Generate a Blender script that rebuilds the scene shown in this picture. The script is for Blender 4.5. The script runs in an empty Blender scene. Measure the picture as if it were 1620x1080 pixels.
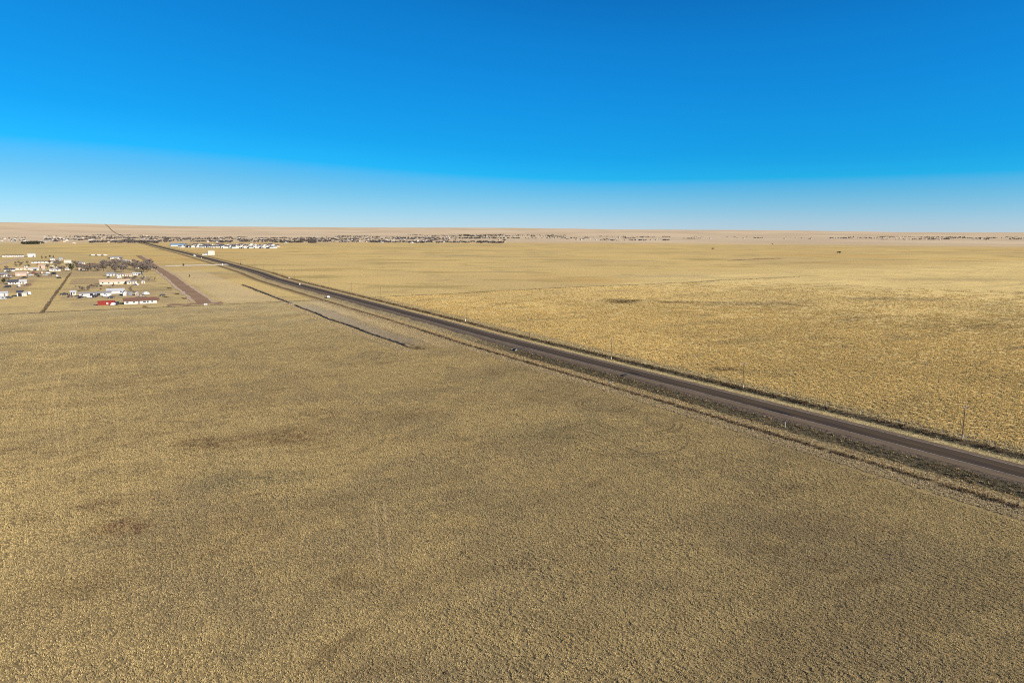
import bpy, bmesh, math, random
import numpy as np
from mathutils import Matrix, Vector

random.seed(7)
RNG = np.random.default_rng(7)
scene = bpy.context.scene
col = scene.collection

# ------------------------------------------------------------------ camera
CAM_H = 50.0                                   # metres above the pasture
FPX, CX, CY = 1080.0, 810.0, 540.0             # 24 mm lens on a 36 mm wide sensor
ROLL = math.atan2(6, 1620)
PITCH = math.atan((540 - 369) / 1080.0 * math.cos(ROLL))
FW = np.array([0, math.cos(PITCH), -math.sin(PITCH)])
UP0 = np.array([0, math.sin(PITCH), math.cos(PITCH)])
RT = math.cos(ROLL) * np.array([1.0, 0, 0]) + math.sin(ROLL) * UP0
UP = -math.sin(ROLL) * np.array([1.0, 0, 0]) + math.cos(ROLL) * UP0
cd = bpy.data.cameras.new("camera"); cd.lens = 24; cd.sensor_width = 36; cd.clip_start = 0.5; cd.clip_end = 60000
cam = bpy.data.objects.new("camera", cd); col.objects.link(cam)
cam.matrix_world = Matrix(((RT[0], UP[0], -FW[0], 0), (RT[1], UP[1], -FW[1], 0), (RT[2], UP[2], -FW[2], CAM_H), (0, 0, 0, 1)))
scene.camera = cam

# ------------------------------------------------------------------ sun, sky, exposure
SUN_EL = math.radians(27)
SUN_AZ = math.radians(118)                     # clockwise from +Y: behind the right shoulder
sdir = Vector((math.sin(SUN_AZ) * math.cos(SUN_EL), math.cos(SUN_AZ) * math.cos(SUN_EL), math.sin(SUN_EL)))
sl = bpy.data.lights.new("sun", 'SUN'); sl.energy = 4.6; sl.angle = math.radians(0.53); sl.color = (1.0, 0.90, 0.76)
so = bpy.data.objects.new("sun", sl); col.objects.link(so)
so.rotation_euler = sdir.to_track_quat('Z', 'Y').to_euler(); so.location = (0, 0, 400)

world = bpy.data.worlds.new("World"); scene.world = world; world.use_nodes = True
SKY_STRENGTH = 0.10
# colour grade of the sky by elevation in degrees (multiplies the physical sky): (elev, r, g, b)
SKY_GRADE = [(0.0, .40, .50, .76), (0.98, .34, .485, .74), (2.01, .255, .47, .70), (3.0, .18, .46, .69), (3.8, .11, .455, .71), (4.3, .03, .452, .735),
             (6.0, .02, .43, .741), (8.5, .02, .453, .782), (11, .02, .46, .82), (14, .02, .465, .836), (17.5, .02, .418, .785), (25, .02, .40, .77)]

scene.view_settings.view_transform = 'Standard'
scene.view_settings.look = 'None'
scene.view_settings.gamma = 1
scene.view_settings.use_curve_mapping = False
scene.view_settings.exposure = 0.9
scene.cycles.use_denoising = False
scene.cycles.denoiser = 'OPENIMAGEDENOISE'
scene.cycles.denoising_input_passes = 'RGB_ALBEDO_NORMAL'
scene.cycles.denoising_prefilter = 'ACCURATE'
scene.cycles.max_bounces = 4
scene.cycles.diffuse_bounces = 2
scene.cycles.filter_width = 1.1
scene.cycles.glossy_bounces = 2
scene.cycles.transparent_max_bounces = 6
scene.cycles.volume_bounces = 0
scene.cycles.sample_clamp_indirect = 2.0
scene.cycles.use_adaptive_sampling = False

# ------------------------------------------------------------------ node helpers
class NT:
    def __init__(self, tree):
        self.t = tree; self.n = tree.nodes; self.l = tree.links
    def put(self, sock, v):
        if v is None: return
        if isinstance(v, bpy.types.NodeSocket): self.l.new(v, sock)
        else:
            if isinstance(v, (tuple, list)) and len(v) == 3 and sock.type == 'RGBA': v = (*v, 1)
            sock.default_value = v
    def math(self, op, a, b=None, c=None, clamp=False):
        n = self.n.new('ShaderNodeMath'); n.operation = op; n.use_clamp = clamp
        for s, v in zip(n.inputs, (a, b, c)): self.put(s, v)
        return n.outputs[0]
    def vmath(self, op, a, b=None, out=0):
        n = self.n.new('ShaderNodeVectorMath'); n.operation = op
        self.put(n.inputs[0], a); self.put(n.inputs[1], b)
        return n.outputs[out]
    def comb(self, x, y, z):
        n = self.n.new('ShaderNodeCombineXYZ')
        for s, v in zip(n.inputs, (x, y, z)): self.put(s, v)
        return n.outputs[0]
    def sep(self, v):
        n = self.n.new('ShaderNodeSeparateXYZ'); self.put(n.inputs[0], v); return n.outputs
    def noise(self, vec, scale, detail=3, rough=0.55, dist=0.0):
        n = self.n.new('ShaderNodeTexNoise'); self.put(n.inputs['Vector'], vec)
        n.inputs['Scale'].default_value = scale; n.inputs['Detail'].default_value = detail
        n.inputs['Roughness'].default_value = rough; n.inputs['Distortion'].default_value = dist
        return n.outputs['Fac']
    def mapr(self, v, a, b, c=0.0, d=1.0, smooth=True):
        n = self.n.new('ShaderNodeMapRange'); n.interpolation_type = 'SMOOTHSTEP' if smooth else 'LINEAR'
        for s, x in zip(n.inputs, (v, a, b, c, d)): self.put(s, x)
        return n.outputs[0]
    def mix(self, f, a, b, mode='MIX'):
        n = self.n.new('ShaderNodeMix'); n.data_type = 'RGBA'; n.blend_type = mode
        self.put(n.inputs[0], f); self.put(n.inputs[6], a); self.put(n.inputs[7], b)
        return n.outputs[2]
    def attr(self, name, out='Color', typ='GEOMETRY'):
        n = self.n.new('ShaderNodeAttribute'); n.attribute_name = name; n.attribute_type = typ
        return n.outputs[out]
    def pos(self):
        return self.n.new('ShaderNodeNewGeometry').outputs['Position']

def new_mat(name):
    m = bpy.data.materials.new(name); m.use_nodes = True; m.node_tree.nodes.clear()
    t = NT(m.node_tree); out = t.n.new('ShaderNodeOutputMaterial')
    return m, t, out

def bsdf(t, out, color, rough=0.9, spec=0.15, bump=None, bstr=0.3, bdist=0.1, metal=0.0):
    b = t.n.new('ShaderNodeBsdfPrincipled')
    t.put(b.inputs['Base Color'], color); t.put(b.inputs['Roughness'], rough)
    b.inputs['Specular IOR Level'].default_value = spec; b.inputs['Metallic'].default_value = metal
    if bump is not None:
        n = t.n.new('ShaderNodeBump'); n.inputs['Strength'].default_value = bstr; n.inputs['Distance'].default_value = bdist
        t.put(n.inputs['Height'], bump); t.l.new(n.outputs[0], b.inputs['Normal'])
    t.l.new(b.outputs[0], out.inputs[0])
    return b

# ---- world
w = NT(world.node_tree); w.n.clear()
wo = w.n.new('ShaderNodeOutputWorld'); bg = w.n.new('ShaderNodeBackground'); bg.inputs[1].default_value = SKY_STRENGTH
sky = w.n.new('ShaderNodeTexSky'); sky.sky_type = 'NISHITA'; sky.sun_disc = False
sky.sun_elevation = SUN_EL; sky.sun_rotation = SUN_AZ; sky.altitude = 1900; sky.air_density = 1.0; sky.dust_density = 0.4; sky.ozone_density = 1.6
tc = w.n.new('ShaderNodeTexCoord')
sx, sy, sz = w.sep(tc.outputs['Generated'])
el = w.math('DIVIDE', w.math('ARCSINE', sz), math.radians(1.0))
az_ = w.math('ADD', w.math('ARCTAN2', sx, sy), math.radians(62))                      # angle from the point opposite the sun
kz = w.mapr(w.math('COSINE', az_), 0.30, 0.92, 1.0, 0.68)                              # the pale haze stands higher opposite the sun
ramp = w.n.new('ShaderNodeValToRGB'); w.put(ramp.inputs[0], w.math('DIVIDE', w.math('MULTIPLY', el, kz), 25.0, clamp=True))
er = ramp.color_ramp.elements
while len(er) < len(SKY_GRADE): er.new(0.5)
for e_, gcol in zip(er, SKY_GRADE): e_.position = gcol[0] / 25.0
for e_, gcol in zip(er, SKY_GRADE): e_.position = gcol[0] / 25.0; e_.color = (*gcol[1:], 1)
kb = w.mapr(kz, 0.68, 1.0, 0.80, 1.0, False)
kb = w.math('ADD', kb, w.math('MULTIPLY', w.math('SUBTRACT', 1.0, kb), w.mapr(w.math('MULTIPLY', el, kz), 2.6, 5.0, 0.0, 0.55)))
w.l.new(w.mix(1.0, w.mix(1.0, sky.outputs[0], ramp.outputs[0], 'MULTIPLY'), w.comb(w.math('POWER', kb, 1.05), w.math('POWER', kb, 0.80), w.math('POWER', kb, 1.15)), 'MULTIPLY'), bg.inputs[0]); w.l.new(bg.outputs[0], wo.inputs[0])

# ------------------------------------------------------------------ survey grid: p runs along the highway, q across it
TH = math.radians(30.8)
AV = np.array([-math.sin(TH), math.cos(TH)]); BV = np.array([math.cos(TH), math.sin(TH)])
def to_xy(p, q): return p * AV[0] + q * BV[0], p * AV[1] + q * BV[1]
def to_pq(x, y): return x * AV[0] + y * AV[1], x * BV[0] + y * BV[1]
def road_q(p):                                  # centre line between the two edge lines
    return np.interp(p, [0, 100, 160, 230, 280, 350, 500, 700, 780, 900, 1200, 1700, 2300, 3400, 5200, 9000, 14500],
                     [165.6, 165, 164.2, 162.4, 161.4, 162.2, 161.8, 160.6, 161.2, 168, 172.5, 175, 171, 171, 172, 160, 60])

def vnoise(x, y, seed):
    xi = np.floor(x).astype(np.int64); yi = np.floor(y).astype(np.int64); fx = x - xi; fy = y - yi
    fx = fx * fx * (3 - 2 * fx); fy = fy * fy * (3 - 2 * fy)
    def h(i, j):
        n = (i * 374761393 + j * 668265263 + seed * 1442695041) & 0x7fffffff
        n = ((n ^ (n >> 13)) * 1274126177) & 0x7fffffff
        return ((n ^ (n >> 16)) & 0xffff) / 65535.0
    a = h(xi, yi); b = h(xi + 1, yi); c = h(xi, yi + 1); d = h(xi + 1, yi + 1)
    return (a * (1 - fx) + b * fx) * (1 - fy) + (c * (1 - fx) + d * fx) * fy - 0.5
def sstep(a, b, x):
    t = np.clip((x - a) / (b - a), 0, 1); return t * t * (3 - 2 * t)

PROFILE_W = [-60, -24, -20, -17.0, -13.6, -8.3, -7.2, 0, 6.0, 7.0, 11.0, 13.0, 15.5, 20, 60]
PROFILE_Z = [0, -0.45, -0.55, -0.78, -1.15, -0.12, -0.04, 0.08, -0.04, -0.08, -0.42, -0.95, -0.45, -0.3, 0]
def height(x, y):
    x = np.asarray(x, float); y = np.asarray(y, float)
    p, q = to_pq(x, y); r = np.hypot(x, y); wv = q - road_q(p)
    z = np.interp(wv, PROFILE_W, PROFILE_Z) * (0.35 + 0.65 * (1 - sstep(350, 800, p)))
    off = sstep(30, 90, np.abs(wv))
    z = z + off * (0.9 * vnoise(x / 130, y / 130, 3) + 0.75 * vnoise(x / 48, y / 48, 4)) * (1 - 0.6 * sstep(400, 1500, r))
    az = np.arctan2(x, np.maximum(y, 1.0))
    crest = np.interp(np.degrees(az), [-60, -37, -21, 0, 12.5, 22, 28.6, 37, 60], [200, 190, 152, 158, 133, 113, 98, 95, 90])
    crest = crest + 16 * vnoise(x / 1900, y / 1900, 11) + 7 * vnoise(x / 700, y / 700, 12)
    ramp = 0.17 * sstep(5200, 9200, r) + 0.83 * sstep(8800, 14200, r)
    z = z + crest * ramp + sstep(3200, 6500, r) * (9 * vnoise(x / 1500, y / 1100, 13) + 4 * vnoise(x / 600, y / 500, 14))
    z = z - 80 * sstep(14300, 18000, r)
    return z
def h1(x, y): return float(height(np.array([x]), np.array([y]))[0])

def site(u, v):
    """Ground point seen in direction (u, v) of the photograph, found by walking the ray to the terrain."""
    d = FW + RT * (u - CX) / FPX - UP * (v - CY) / FPX
    zz = CAM_H + d[2] * SITE_T - height(d[0] * SITE_T, d[1] * SITE_T)
    i = int(np.argmax(zz < 0)) if (zz < 0).any() else len(SITE_T) - 1
    f = zz[i - 1] / (zz[i - 1] - zz[i]) if zz[i] < 0 else 0.0
    t = SITE_T[i - 1] + (SITE_T[i] - SITE_T[i - 1]) * f
    return d[0] * t, d[1] * t
SITE_T = np.geomspace(60, 15500, 520)
def mpp(x, y): return (y * math.cos(PITCH) + CAM_H * math.sin(PITCH)) / FPX

# ------------------------------------------------------------------ object helpers
def tag(o, label=None, cat=None, group=None, kind=None):
    if label: o['label'] = label
    if cat: o['category'] = cat
    if group: o['group'] = group
    if kind: o['kind'] = kind
    return o
def empty(name, loc, rz=0.0):
    o = bpy.data.objects.new(name, None); col.objects.link(o); o.location = loc; o.rotation_euler = (0, 0, rz); o.empty_display_size = 0.3
    return o
def add(name, me, parent=None, mat=None, loc=None, scale=None, rot=None):
    if mat is not None:
        me.materials.clear()
        for m in (mat if isinstance(mat, (list, tuple)) else [mat]): me.materials.append(m)
    o = bpy.data.objects.new(name, me); col.objects.link(o)
    if parent: o.parent = parent
    if loc is not None: o.location = loc
    if scale is not None: o.scale = scale
    if rot is not None: o.rotation_euler = rot
    return o
def np_mesh(name, V, F, smooth=False):
    V = np.asarray(V, np.float32); F = np.asarray(F, np.int32); k = F.shape[1]
    me = bpy.data.meshes.new(name)
    me.vertices.add(len(V)); me.vertices.foreach_set('co', V.ravel())
    me.loops.add(F.size); me.loops.foreach_set('vertex_index', F.ravel())
    me.polygons.add(len(F)); me.polygons.foreach_set('loop_start', np.arange(0, F.size, k, dtype=np.int32))
    me.polygons.foreach_set('loop_total', np.full(len(F), k, np.int32))
    me.polygons.foreach_set('use_smooth', np.full(len(F), smooth))
    me.update(calc_edges=True)
    return me
def vattr(me, name, arr):
    arr = np.asarray(arr, np.float32)
    if arr.ndim == 1:
        a = me.attributes.new(name, 'FLOAT', 'POINT'); a.data.foreach_set('value', arr)
    else:
        if arr.shape[1] == 3: arr = np.c_[arr, np.ones(len(arr), np.float32)]
        a = me.attributes.new(name, 'FLOAT_COLOR', 'POINT'); a.data.foreach_set('color', arr.ravel().astype(np.float32))
def py_mesh(name, V, F, mi=None):
    me = bpy.data.meshes.new(name); me.from_pydata([tuple(v) for v in V], [], [tuple(f) for f in F])
    if mi is not None:
        me.polygons.foreach_set('material_index', mi)
    me.update(); return me
def box_vf(x0, x1, y0, y1, z0, z1, base=0):
    V = [(x0, y0, z0), (x1, y0, z0), (x1, y1, z0), (x0, y1, z0), (x0, y0, z1), (x1, y0, z1), (x1, y1, z1), (x0, y1, z1)]
    F = [(0, 3, 2, 1), (4, 5, 6, 7), (0, 1, 5, 4), (1, 2, 6, 5), (2, 3, 7, 6), (3, 0, 4, 7)]
    return V, [tuple(i + base for i in f) for f in F]
def boxes(name, lst):
    V, F = [], []
    for b in lst:
        v, f = box_vf(*b, base=len(V)); V += v; F += f
    return py_mesh(name, V, F)
def tube_vf(p0, p1, r0, r1, n=6, base=0, caps=True):
    p0 = Vector(p0); p1 = Vector(p1); d = (p1 - p0).normalized()
    a = d.orthogonal().normalized(); b = d.cross(a)
    V = []; F = []
    for p, r in ((p0, r0), (p1, r1)):
        for i in range(n):
            t = 2 * math.pi * i / n; V.append(tuple(p + (a * math.cos(t) + b * math.sin(t)) * r))
    for i in range(n): F.append((base + i, base + (i + 1) % n, base + n + (i + 1) % n, base + n + i))
    if caps:
        F.append(tuple(base + n - 1 - i for i in range(n))); F.append(tuple(base + n + i for i in range(n)))
    return V, F
def tubes(name, lst, n=6):
    V, F = [], []
    for t in lst:
        v, f = tube_vf(*t, n=n, base=len(V)); V += v; F += f
    return py_mesh(name, V, F)

# ------------------------------------------------------------------ materials
# node group: colour of the prairie by place (dry grass, soil and stubble), the same for ground and blades
def field_group():
    g = bpy.data.node_groups.new("field_colour", 'ShaderNodeTree')
    g.interface.new_socket("Color", in_out='OUTPUT', socket_type='NodeSocketColor')
    t = NT(g); out = t.n.new('NodeGroupOutput')
    P = t.pos(); X, Y, Z = t.sep(P)
    P2 = t.comb(X, Y, 0.0)
    p = t.vmath('DOT_PRODUCT', P2, (AV[0], AV[1], 0), out=1); q = t.vmath('DOT_PRODUCT', P2, (BV[0], BV[1], 0), out=1)
    big = t.noise(P2, 1 / 85, 4, 0.6); mid = t.noise(P2, 1 / 17, 4, 0.6); sml = t.noise(P2, 1 / 2.6, 3, 0.6)
    PS = t.comb(t.math('MULTIPLY', q, 0.28), p, 0.0)
    streak = t.noise(PS, 1 / 15, 4, 0.6, 0.6)
    # left pasture
    m2 = t.noise(t.comb(t.math('MULTIPLY', q, 0.55), p, 11.0), 1 / 9, 5, 0.68, 0.4); m3 = t.noise(P2, 1 / 34, 4, 0.62, 0.5)
    c = t.mix(t.mapr(big, 0.36, 0.64), (0.465, 0.362, 0.205), (0.405, 0.315, 0.185))
    c = t.mix(t.math('MULTIPLY', t.mapr(m3, 0.44, 0.64), 0.70), c, (0.305, 0.243, 0.160))
    c = t.mix(t.math('MULTIPLY', t.mapr(streak, 0.46, 0.68), 0.6), c, (0.310, 0.238, 0.145))
    c = t.mix(t.math('MULTIPLY', t.mapr(mid, 0.54, 0.70), 0.5), c, (0.490, 0.370, 0.195))
    c = t.mix(t.math('MULTIPLY', t.mapr(m2, 0.57, 0.70), 0.55), c, (0.235, 0.170, 0.100))
    c = t.mix(t.math('MULTIPLY', t.mapr(t.noise(P2, 1 / 5.5, 3, 0.6), 0.62, 0.74), 0.35), c, (0.470, 0.340, 0.160))
    bare = t.math('MULTIPLY', t.mapr(t.noise(t.comb(t.math('MULTIPLY', q, 0.5), p, 7.0), 1 / 11, 5, 0.65), 0.58, 0.72), t.mapr(big, 0.42, 0.60))
    c = t.mix(t.math('MULTIPLY', bare, 0.6), c, (0.190, 0.130, 0.075))
    # rough bunch grass right of the highway
    rmask = t.mapr(q, 176, 190)
    cr = t.mix(t.mapr(big, 0.38, 0.62), (0.670, 0.490, 0.228), (0.570, 0.418, 0.198))
    cr = t.mix(t.math('MULTIPLY', t.mapr(streak, 0.50, 0.70), 0.8), cr, (0.43, 0.32, 0.17))
    c = t.mix(rmask, c, cr)
    # ungrazed gold beyond the section line
    wob = t.math('ADD', p, t.math('MULTIPLY', t.math('SUBTRACT', big, 0.5), 60.0))
    edge = t.math('ADD', 515.0, t.mapr(q, 420, 620, 0.0, 112.0))
    gmask = t.math('MULTIPLY', t.mapr(t.math('SUBTRACT', wob, edge), t.mapr(q, 380, 560, -3.0, -70.0), t.mapr(q, 380, 560, 9.0, 90.0)), t.mapr(t.math('ADD', q, t.math('MULTIPLY', p, 0.12)), 150, 215, 0.62, 1.0))
    far1 = t.noise(P2, 1 / 420, 5, 0.6); far2 = t.noise(t.comb(t.math('MULTIPLY', X, 0.6), Y, 3.0), 1 / 95, 5, 0.62)
    cg = t.mix(t.mapr(far1, 0.36, 0.62), (0.570, 0.405, 0.180), (0.490, 0.352, 0.170))
    cg = t.mix(t.math('MULTIPLY', t.mapr(far2, 0.50, 0.66), 0.8), cg, (0.345, 0.250, 0.110))
    cg = t.mix(t.math('MULTIPLY', t.mapr(t.noise(P2, 1 / 60, 4, .6), .58, .70), .55), cg, (0.275, 0.205, 0.105))
    cg = t.mix(t.math('MULTIPLY', t.mapr(t.noise(t.comb(X, Y, 9.0), 1 / 230, 5, .65), .54, .68), .7), cg, (0.325, 0.262, 0.160))
    cg = t.mix(t.math('MULTIPLY', t.mapr(t.noise(t.comb(X, Y, 21.0), 1 / 520, 4, .6), .54, .66), .6), cg, (0.52, 0.325, 0.125))
    c = t.mix(gmask, c, cg)
    c = t.mix(1.0, c, (1.02, 1.03, 0.88), 'MULTIPLY')
    # pale rangeland tone, with distance haze put into the colour
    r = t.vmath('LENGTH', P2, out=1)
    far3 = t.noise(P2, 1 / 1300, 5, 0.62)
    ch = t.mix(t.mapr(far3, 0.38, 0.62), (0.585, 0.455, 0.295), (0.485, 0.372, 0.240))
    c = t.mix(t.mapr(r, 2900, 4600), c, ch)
    # patches with a shape of their own: bare soil, silt, weeds, wheel tracks
    brk = t.mapr(t.noise(P2, 1 / 2.8, 4, 0.7), 0.38, 0.62, 0.25, 1.0)
    warp = t.math('MULTIPLY', t.math('SUBTRACT', mid, 0.5), 1.6)
    for (u, v, ru, rv, colr, k) in PATCHES:
        x0, y0 = site(u, v)
        dx = t.math('DIVIDE', t.math('SUBTRACT', X, x0), ru); dy = t.math('DIVIDE', t.math('SUBTRACT', Y, y0), rv)
        d = t.math('ADD', t.math('SQRT', t.math('ADD', t.math('MULTIPLY', dx, dx), t.math('MULTIPLY', dy, dy))), warp)
        c = t.mix(t.math('MULTIPLY', t.mapr(d, 0.25, 1.15, 1.0, 0.0), t.math('MULTIPLY', brk, k)), c, colr)
    for (p0, p1, q0, q1, colr, k) in PQ_PATCHES:
        pw = t.math('ADD', p, t.math('MULTIPLY', warp, 8.0)); qw = t.math('ADD', q, t.math('MULTIPLY', warp, 2.5))
        m = t.math('MULTIPLY', t.mapr(pw, p0 - 5, p0 + 15), t.mapr(pw, p1 + 5, p1 - 25))
        m = t.math('MULTIPLY', m, t.math('MULTIPLY', t.mapr(qw, q0 - .5, q0 + 1), t.mapr(qw, q1 + 2, q1 - 4)))
        c = t.mix(t.math('MULTIPLY', m, k), c, colr)
    for (u0, v0, u1, v1, wid, colr, k) in TRACKS:
        x0, y0 = site(u0, v0); x1, y1 = site(u1, v1); L = math.hypot(x1 - x0, y1 - y0); ex, ey = (x1 - x0) / L, (y1 - y0) / L
        al = t.vmath('DOT_PRODUCT', t.comb(t.math('SUBTRACT', X, x0), t.math('SUBTRACT', Y, y0), 0.0), (ex, ey, 0), out=1)
        ac = t.vmath('DOT_PRODUCT', t.comb(t.math('SUBTRACT', X, x0), t.math('SUBTRACT', Y, y0), 0.0), (-ey, ex, 0), out=1)
        ac = t.math('ADD', ac, t.math('MULTIPLY', warp, 0.5))
        ac = t.math('ABSOLUTE', t.math('SUBTRACT', t.math('ABSOLUTE', ac), 0.95))
        m = t.math('MULTIPLY', t.mapr(ac, wid * .4, wid, 1.0, 0.0), t.math('MULTIPLY', t.mapr(al, 0, 6), t.mapr(al, L, L - 6)))
        c = t.mix(t.math('MULTIPLY', m, k), c, colr)
    for (u, v, rad, k) in ((955, 640, 7.5, .30), (1010, 668, 10.5, .28), (985, 690, 15.0, .22), (880, 612, 9.0, .2), (1075, 640, 8.0, .2)):
        x0, y0 = site(u, v)
        d = t.vmath('LENGTH', t.comb(t.math('SUBTRACT', X, x0), t.math('SUBTRACT', Y, y0), 0.0), out=1)
        d = t.math('ABSOLUTE', t.math('SUBTRACT', t.math('ADD', d, t.math('MULTIPLY', warp, 1.2)), rad)); d = t.math('ABSOLUTE', t.math('SUBTRACT', d, .9))
        c = t.mix(t.math('MULTIPLY', t.mapr(d, .15, .5, 1.0, 0.0), t.math('MULTIPLY', t.mapr(mid, .42, .55), k * 2.6)), c, (0.20, 0.150, 0.085))
    # fine grain of single clumps
    c = t.mix(t.math('MULTIPLY', t.mapr(sml, 0.30, 0.70, 0.0, 1.0), 0.32), c, (0.20, 0.155, 0.085))
    t.l.new(c, out.inputs[0])
    return g

BROWN = (0.165, 0.108, 0.060); GREYS = (0.385, 0.315, 0.210); OLIVE = (0.205, 0.185, 0.110); GOLD = (0.50, 0.365, 0.15)
PATCHES = [  # (u, v) in the photograph, half sizes in metres, colour, strength
    (195, 834, 6.5, 5, (0.19, 0.110, 0.065), 1.0), (160, 800, 5, 4, (0.21, 0.140, 0.080), .6), (330, 702, 9, 7, BROWN, .9), (455, 690, 13, 8, BROWN, .85), (390, 760, 16, 8, OLIVE, .6),
    (505, 655, 14, 9, (0.21, 0.150, 0.085), .6), (640, 655, 16, 9, (0.22, 0.165, 0.09), .5), (985, 477, 19, 17, (0.050, 0.032, 0.020), 1.25), (1078, 478, 24, 13, (0.14, 0.092, 0.052), 1.0),
    (1150, 585, 12, 8, (0.14, 0.092, 0.052), 1.0), (1230, 595, 7, 5, (0.20, 0.135, 0.075), .6), (1190, 480, 60, 20, (0.225, 0.175, 0.105), .7), (1420, 472, 55, 20, (0.22, 0.165, 0.10), .65), (1040, 437, 85, 40, (0.30, 0.24, 0.15), .6),
    (1500, 442, 120, 35, (0.26, 0.195, 0.105), .7), (780, 430, 60, 25, (0.36, 0.27, 0.14), .6), (60, 432, 60, 40, (0.27, 0.185, 0.125), .75), (160, 411, 55, 60, (0.30, 0.235, 0.14), .7),
    (235, 460, 22, 75, (0.27, 0.215, 0.125), .7), (370, 437, 70, 60, (0.345, 0.225, 0.105), .75), (300, 455, 22, 70, (0.42, 0.29, 0.12), .6), (330, 395, 60, 30, (0.5, 0.38, 0.17), .4),
    (20, 590, 22, 9, (0.29, 0.235, 0.13), .5), (300, 585, 40, 12, (0.29, 0.24, 0.14), .5), (900, 680, 22, 12, (0.27, 0.235, 0.13), .5), (1330, 830, 12, 7, (0.34, 0.245, 0.13), .4), (700, 355 + 445, 30, 9, (0.25, 0.21, 0.12), .45),
    (1350, 690, 10, 8, OLIVE, .3), (445, 388, 60, 40, (0.36, 0.26, 0.13), .7), (120, 480, 30, 10, (0.36, 0.28, 0.14), .4), (30, 486, 12, 6, (0.26, 0.2, 0.11), .6)]
PQ_PATCHES = [(270, 512, 126, 141, (0.56, 0.445, 0.255), .55), (526, 1000, 74, 112, (0.58, 0.44, 0.24), .45), (282, 492, 114.5, 126, GREYS, .85), (500, 690, 114.5, 118, (0.36, 0.29, 0.19), .6), (536, 590, -22, 44, (0.33, 0.245, 0.14), .5), (596, 660, -30, 34, (0.35, 0.26, 0.15), .55), (700, 745, -32, 40, (0.36, 0.26, 0.15), .5), (776, 880, -30, 46, (0.29, 0.21, 0.125), .6), (690, 900, -170, -60, (0.30, 0.21, 0.13), .6), (900, 1100, -170, 40, (0.31, 0.235, 0.14), .5)]
TRACKS = [(598, 780, 610, 905, .44, (0.50, 0.395, 0.22), .7), (72, 500, 108, 760, .40, (0.50, 0.39, 0.21), .45), (1080, 800, 640, 985, .45, (0.43, 0.34, 0.18), .35)]
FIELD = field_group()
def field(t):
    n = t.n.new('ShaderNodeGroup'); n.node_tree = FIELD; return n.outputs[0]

def mat_ground():
    m, t, out = new_mat("prairie_ground")
    P = t.pos(); vr = t.attr('verge'); va = t.attr('verge', 'Alpha')
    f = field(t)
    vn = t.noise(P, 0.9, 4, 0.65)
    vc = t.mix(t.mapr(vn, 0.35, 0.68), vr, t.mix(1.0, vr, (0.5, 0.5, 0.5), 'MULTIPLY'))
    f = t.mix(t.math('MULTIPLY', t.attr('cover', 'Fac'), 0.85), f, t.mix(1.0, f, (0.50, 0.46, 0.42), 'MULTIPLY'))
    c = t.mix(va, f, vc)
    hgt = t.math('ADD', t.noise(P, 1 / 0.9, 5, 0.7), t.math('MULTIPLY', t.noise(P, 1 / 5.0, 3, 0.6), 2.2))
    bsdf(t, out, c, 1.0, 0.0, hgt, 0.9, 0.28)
    return m
def mat_grass():
    m, t, out = new_mat("dry_grass_blades")
    v = t.attr('shade', 'Fac')
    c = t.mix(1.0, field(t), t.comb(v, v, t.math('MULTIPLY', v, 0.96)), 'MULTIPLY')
    c = t.mix(1.0, c, (1.10, 1.05, 1.0), 'MULTIPLY')
    bsdf(t, out, c, 1.0, 0.0); return m
def mat_tinted(name, spec=0.0):
    m, t, out = new_mat(name); bsdf(t, out, t.attr('tint'), 0.9, spec); return m
def plain(name, color, rough=0.8, spec=0.3, var=0.12, scale=1.5, metal=0.0):
    m, t, out = new_mat(name)
    P = t.pos(); n = t.noise(P, scale, 4, 0.6)
    c = t.mix(t.mapr(n, 0.3, 0.7), color, tuple(max(0, x * (1 - 2 * var)) for x in color))
    bsdf(t, out, c, rough, spec, metal=metal); return m
MG = mat_ground(); MGR = mat_grass(); MT = mat_tinted("roadside_weed_blades")

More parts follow.
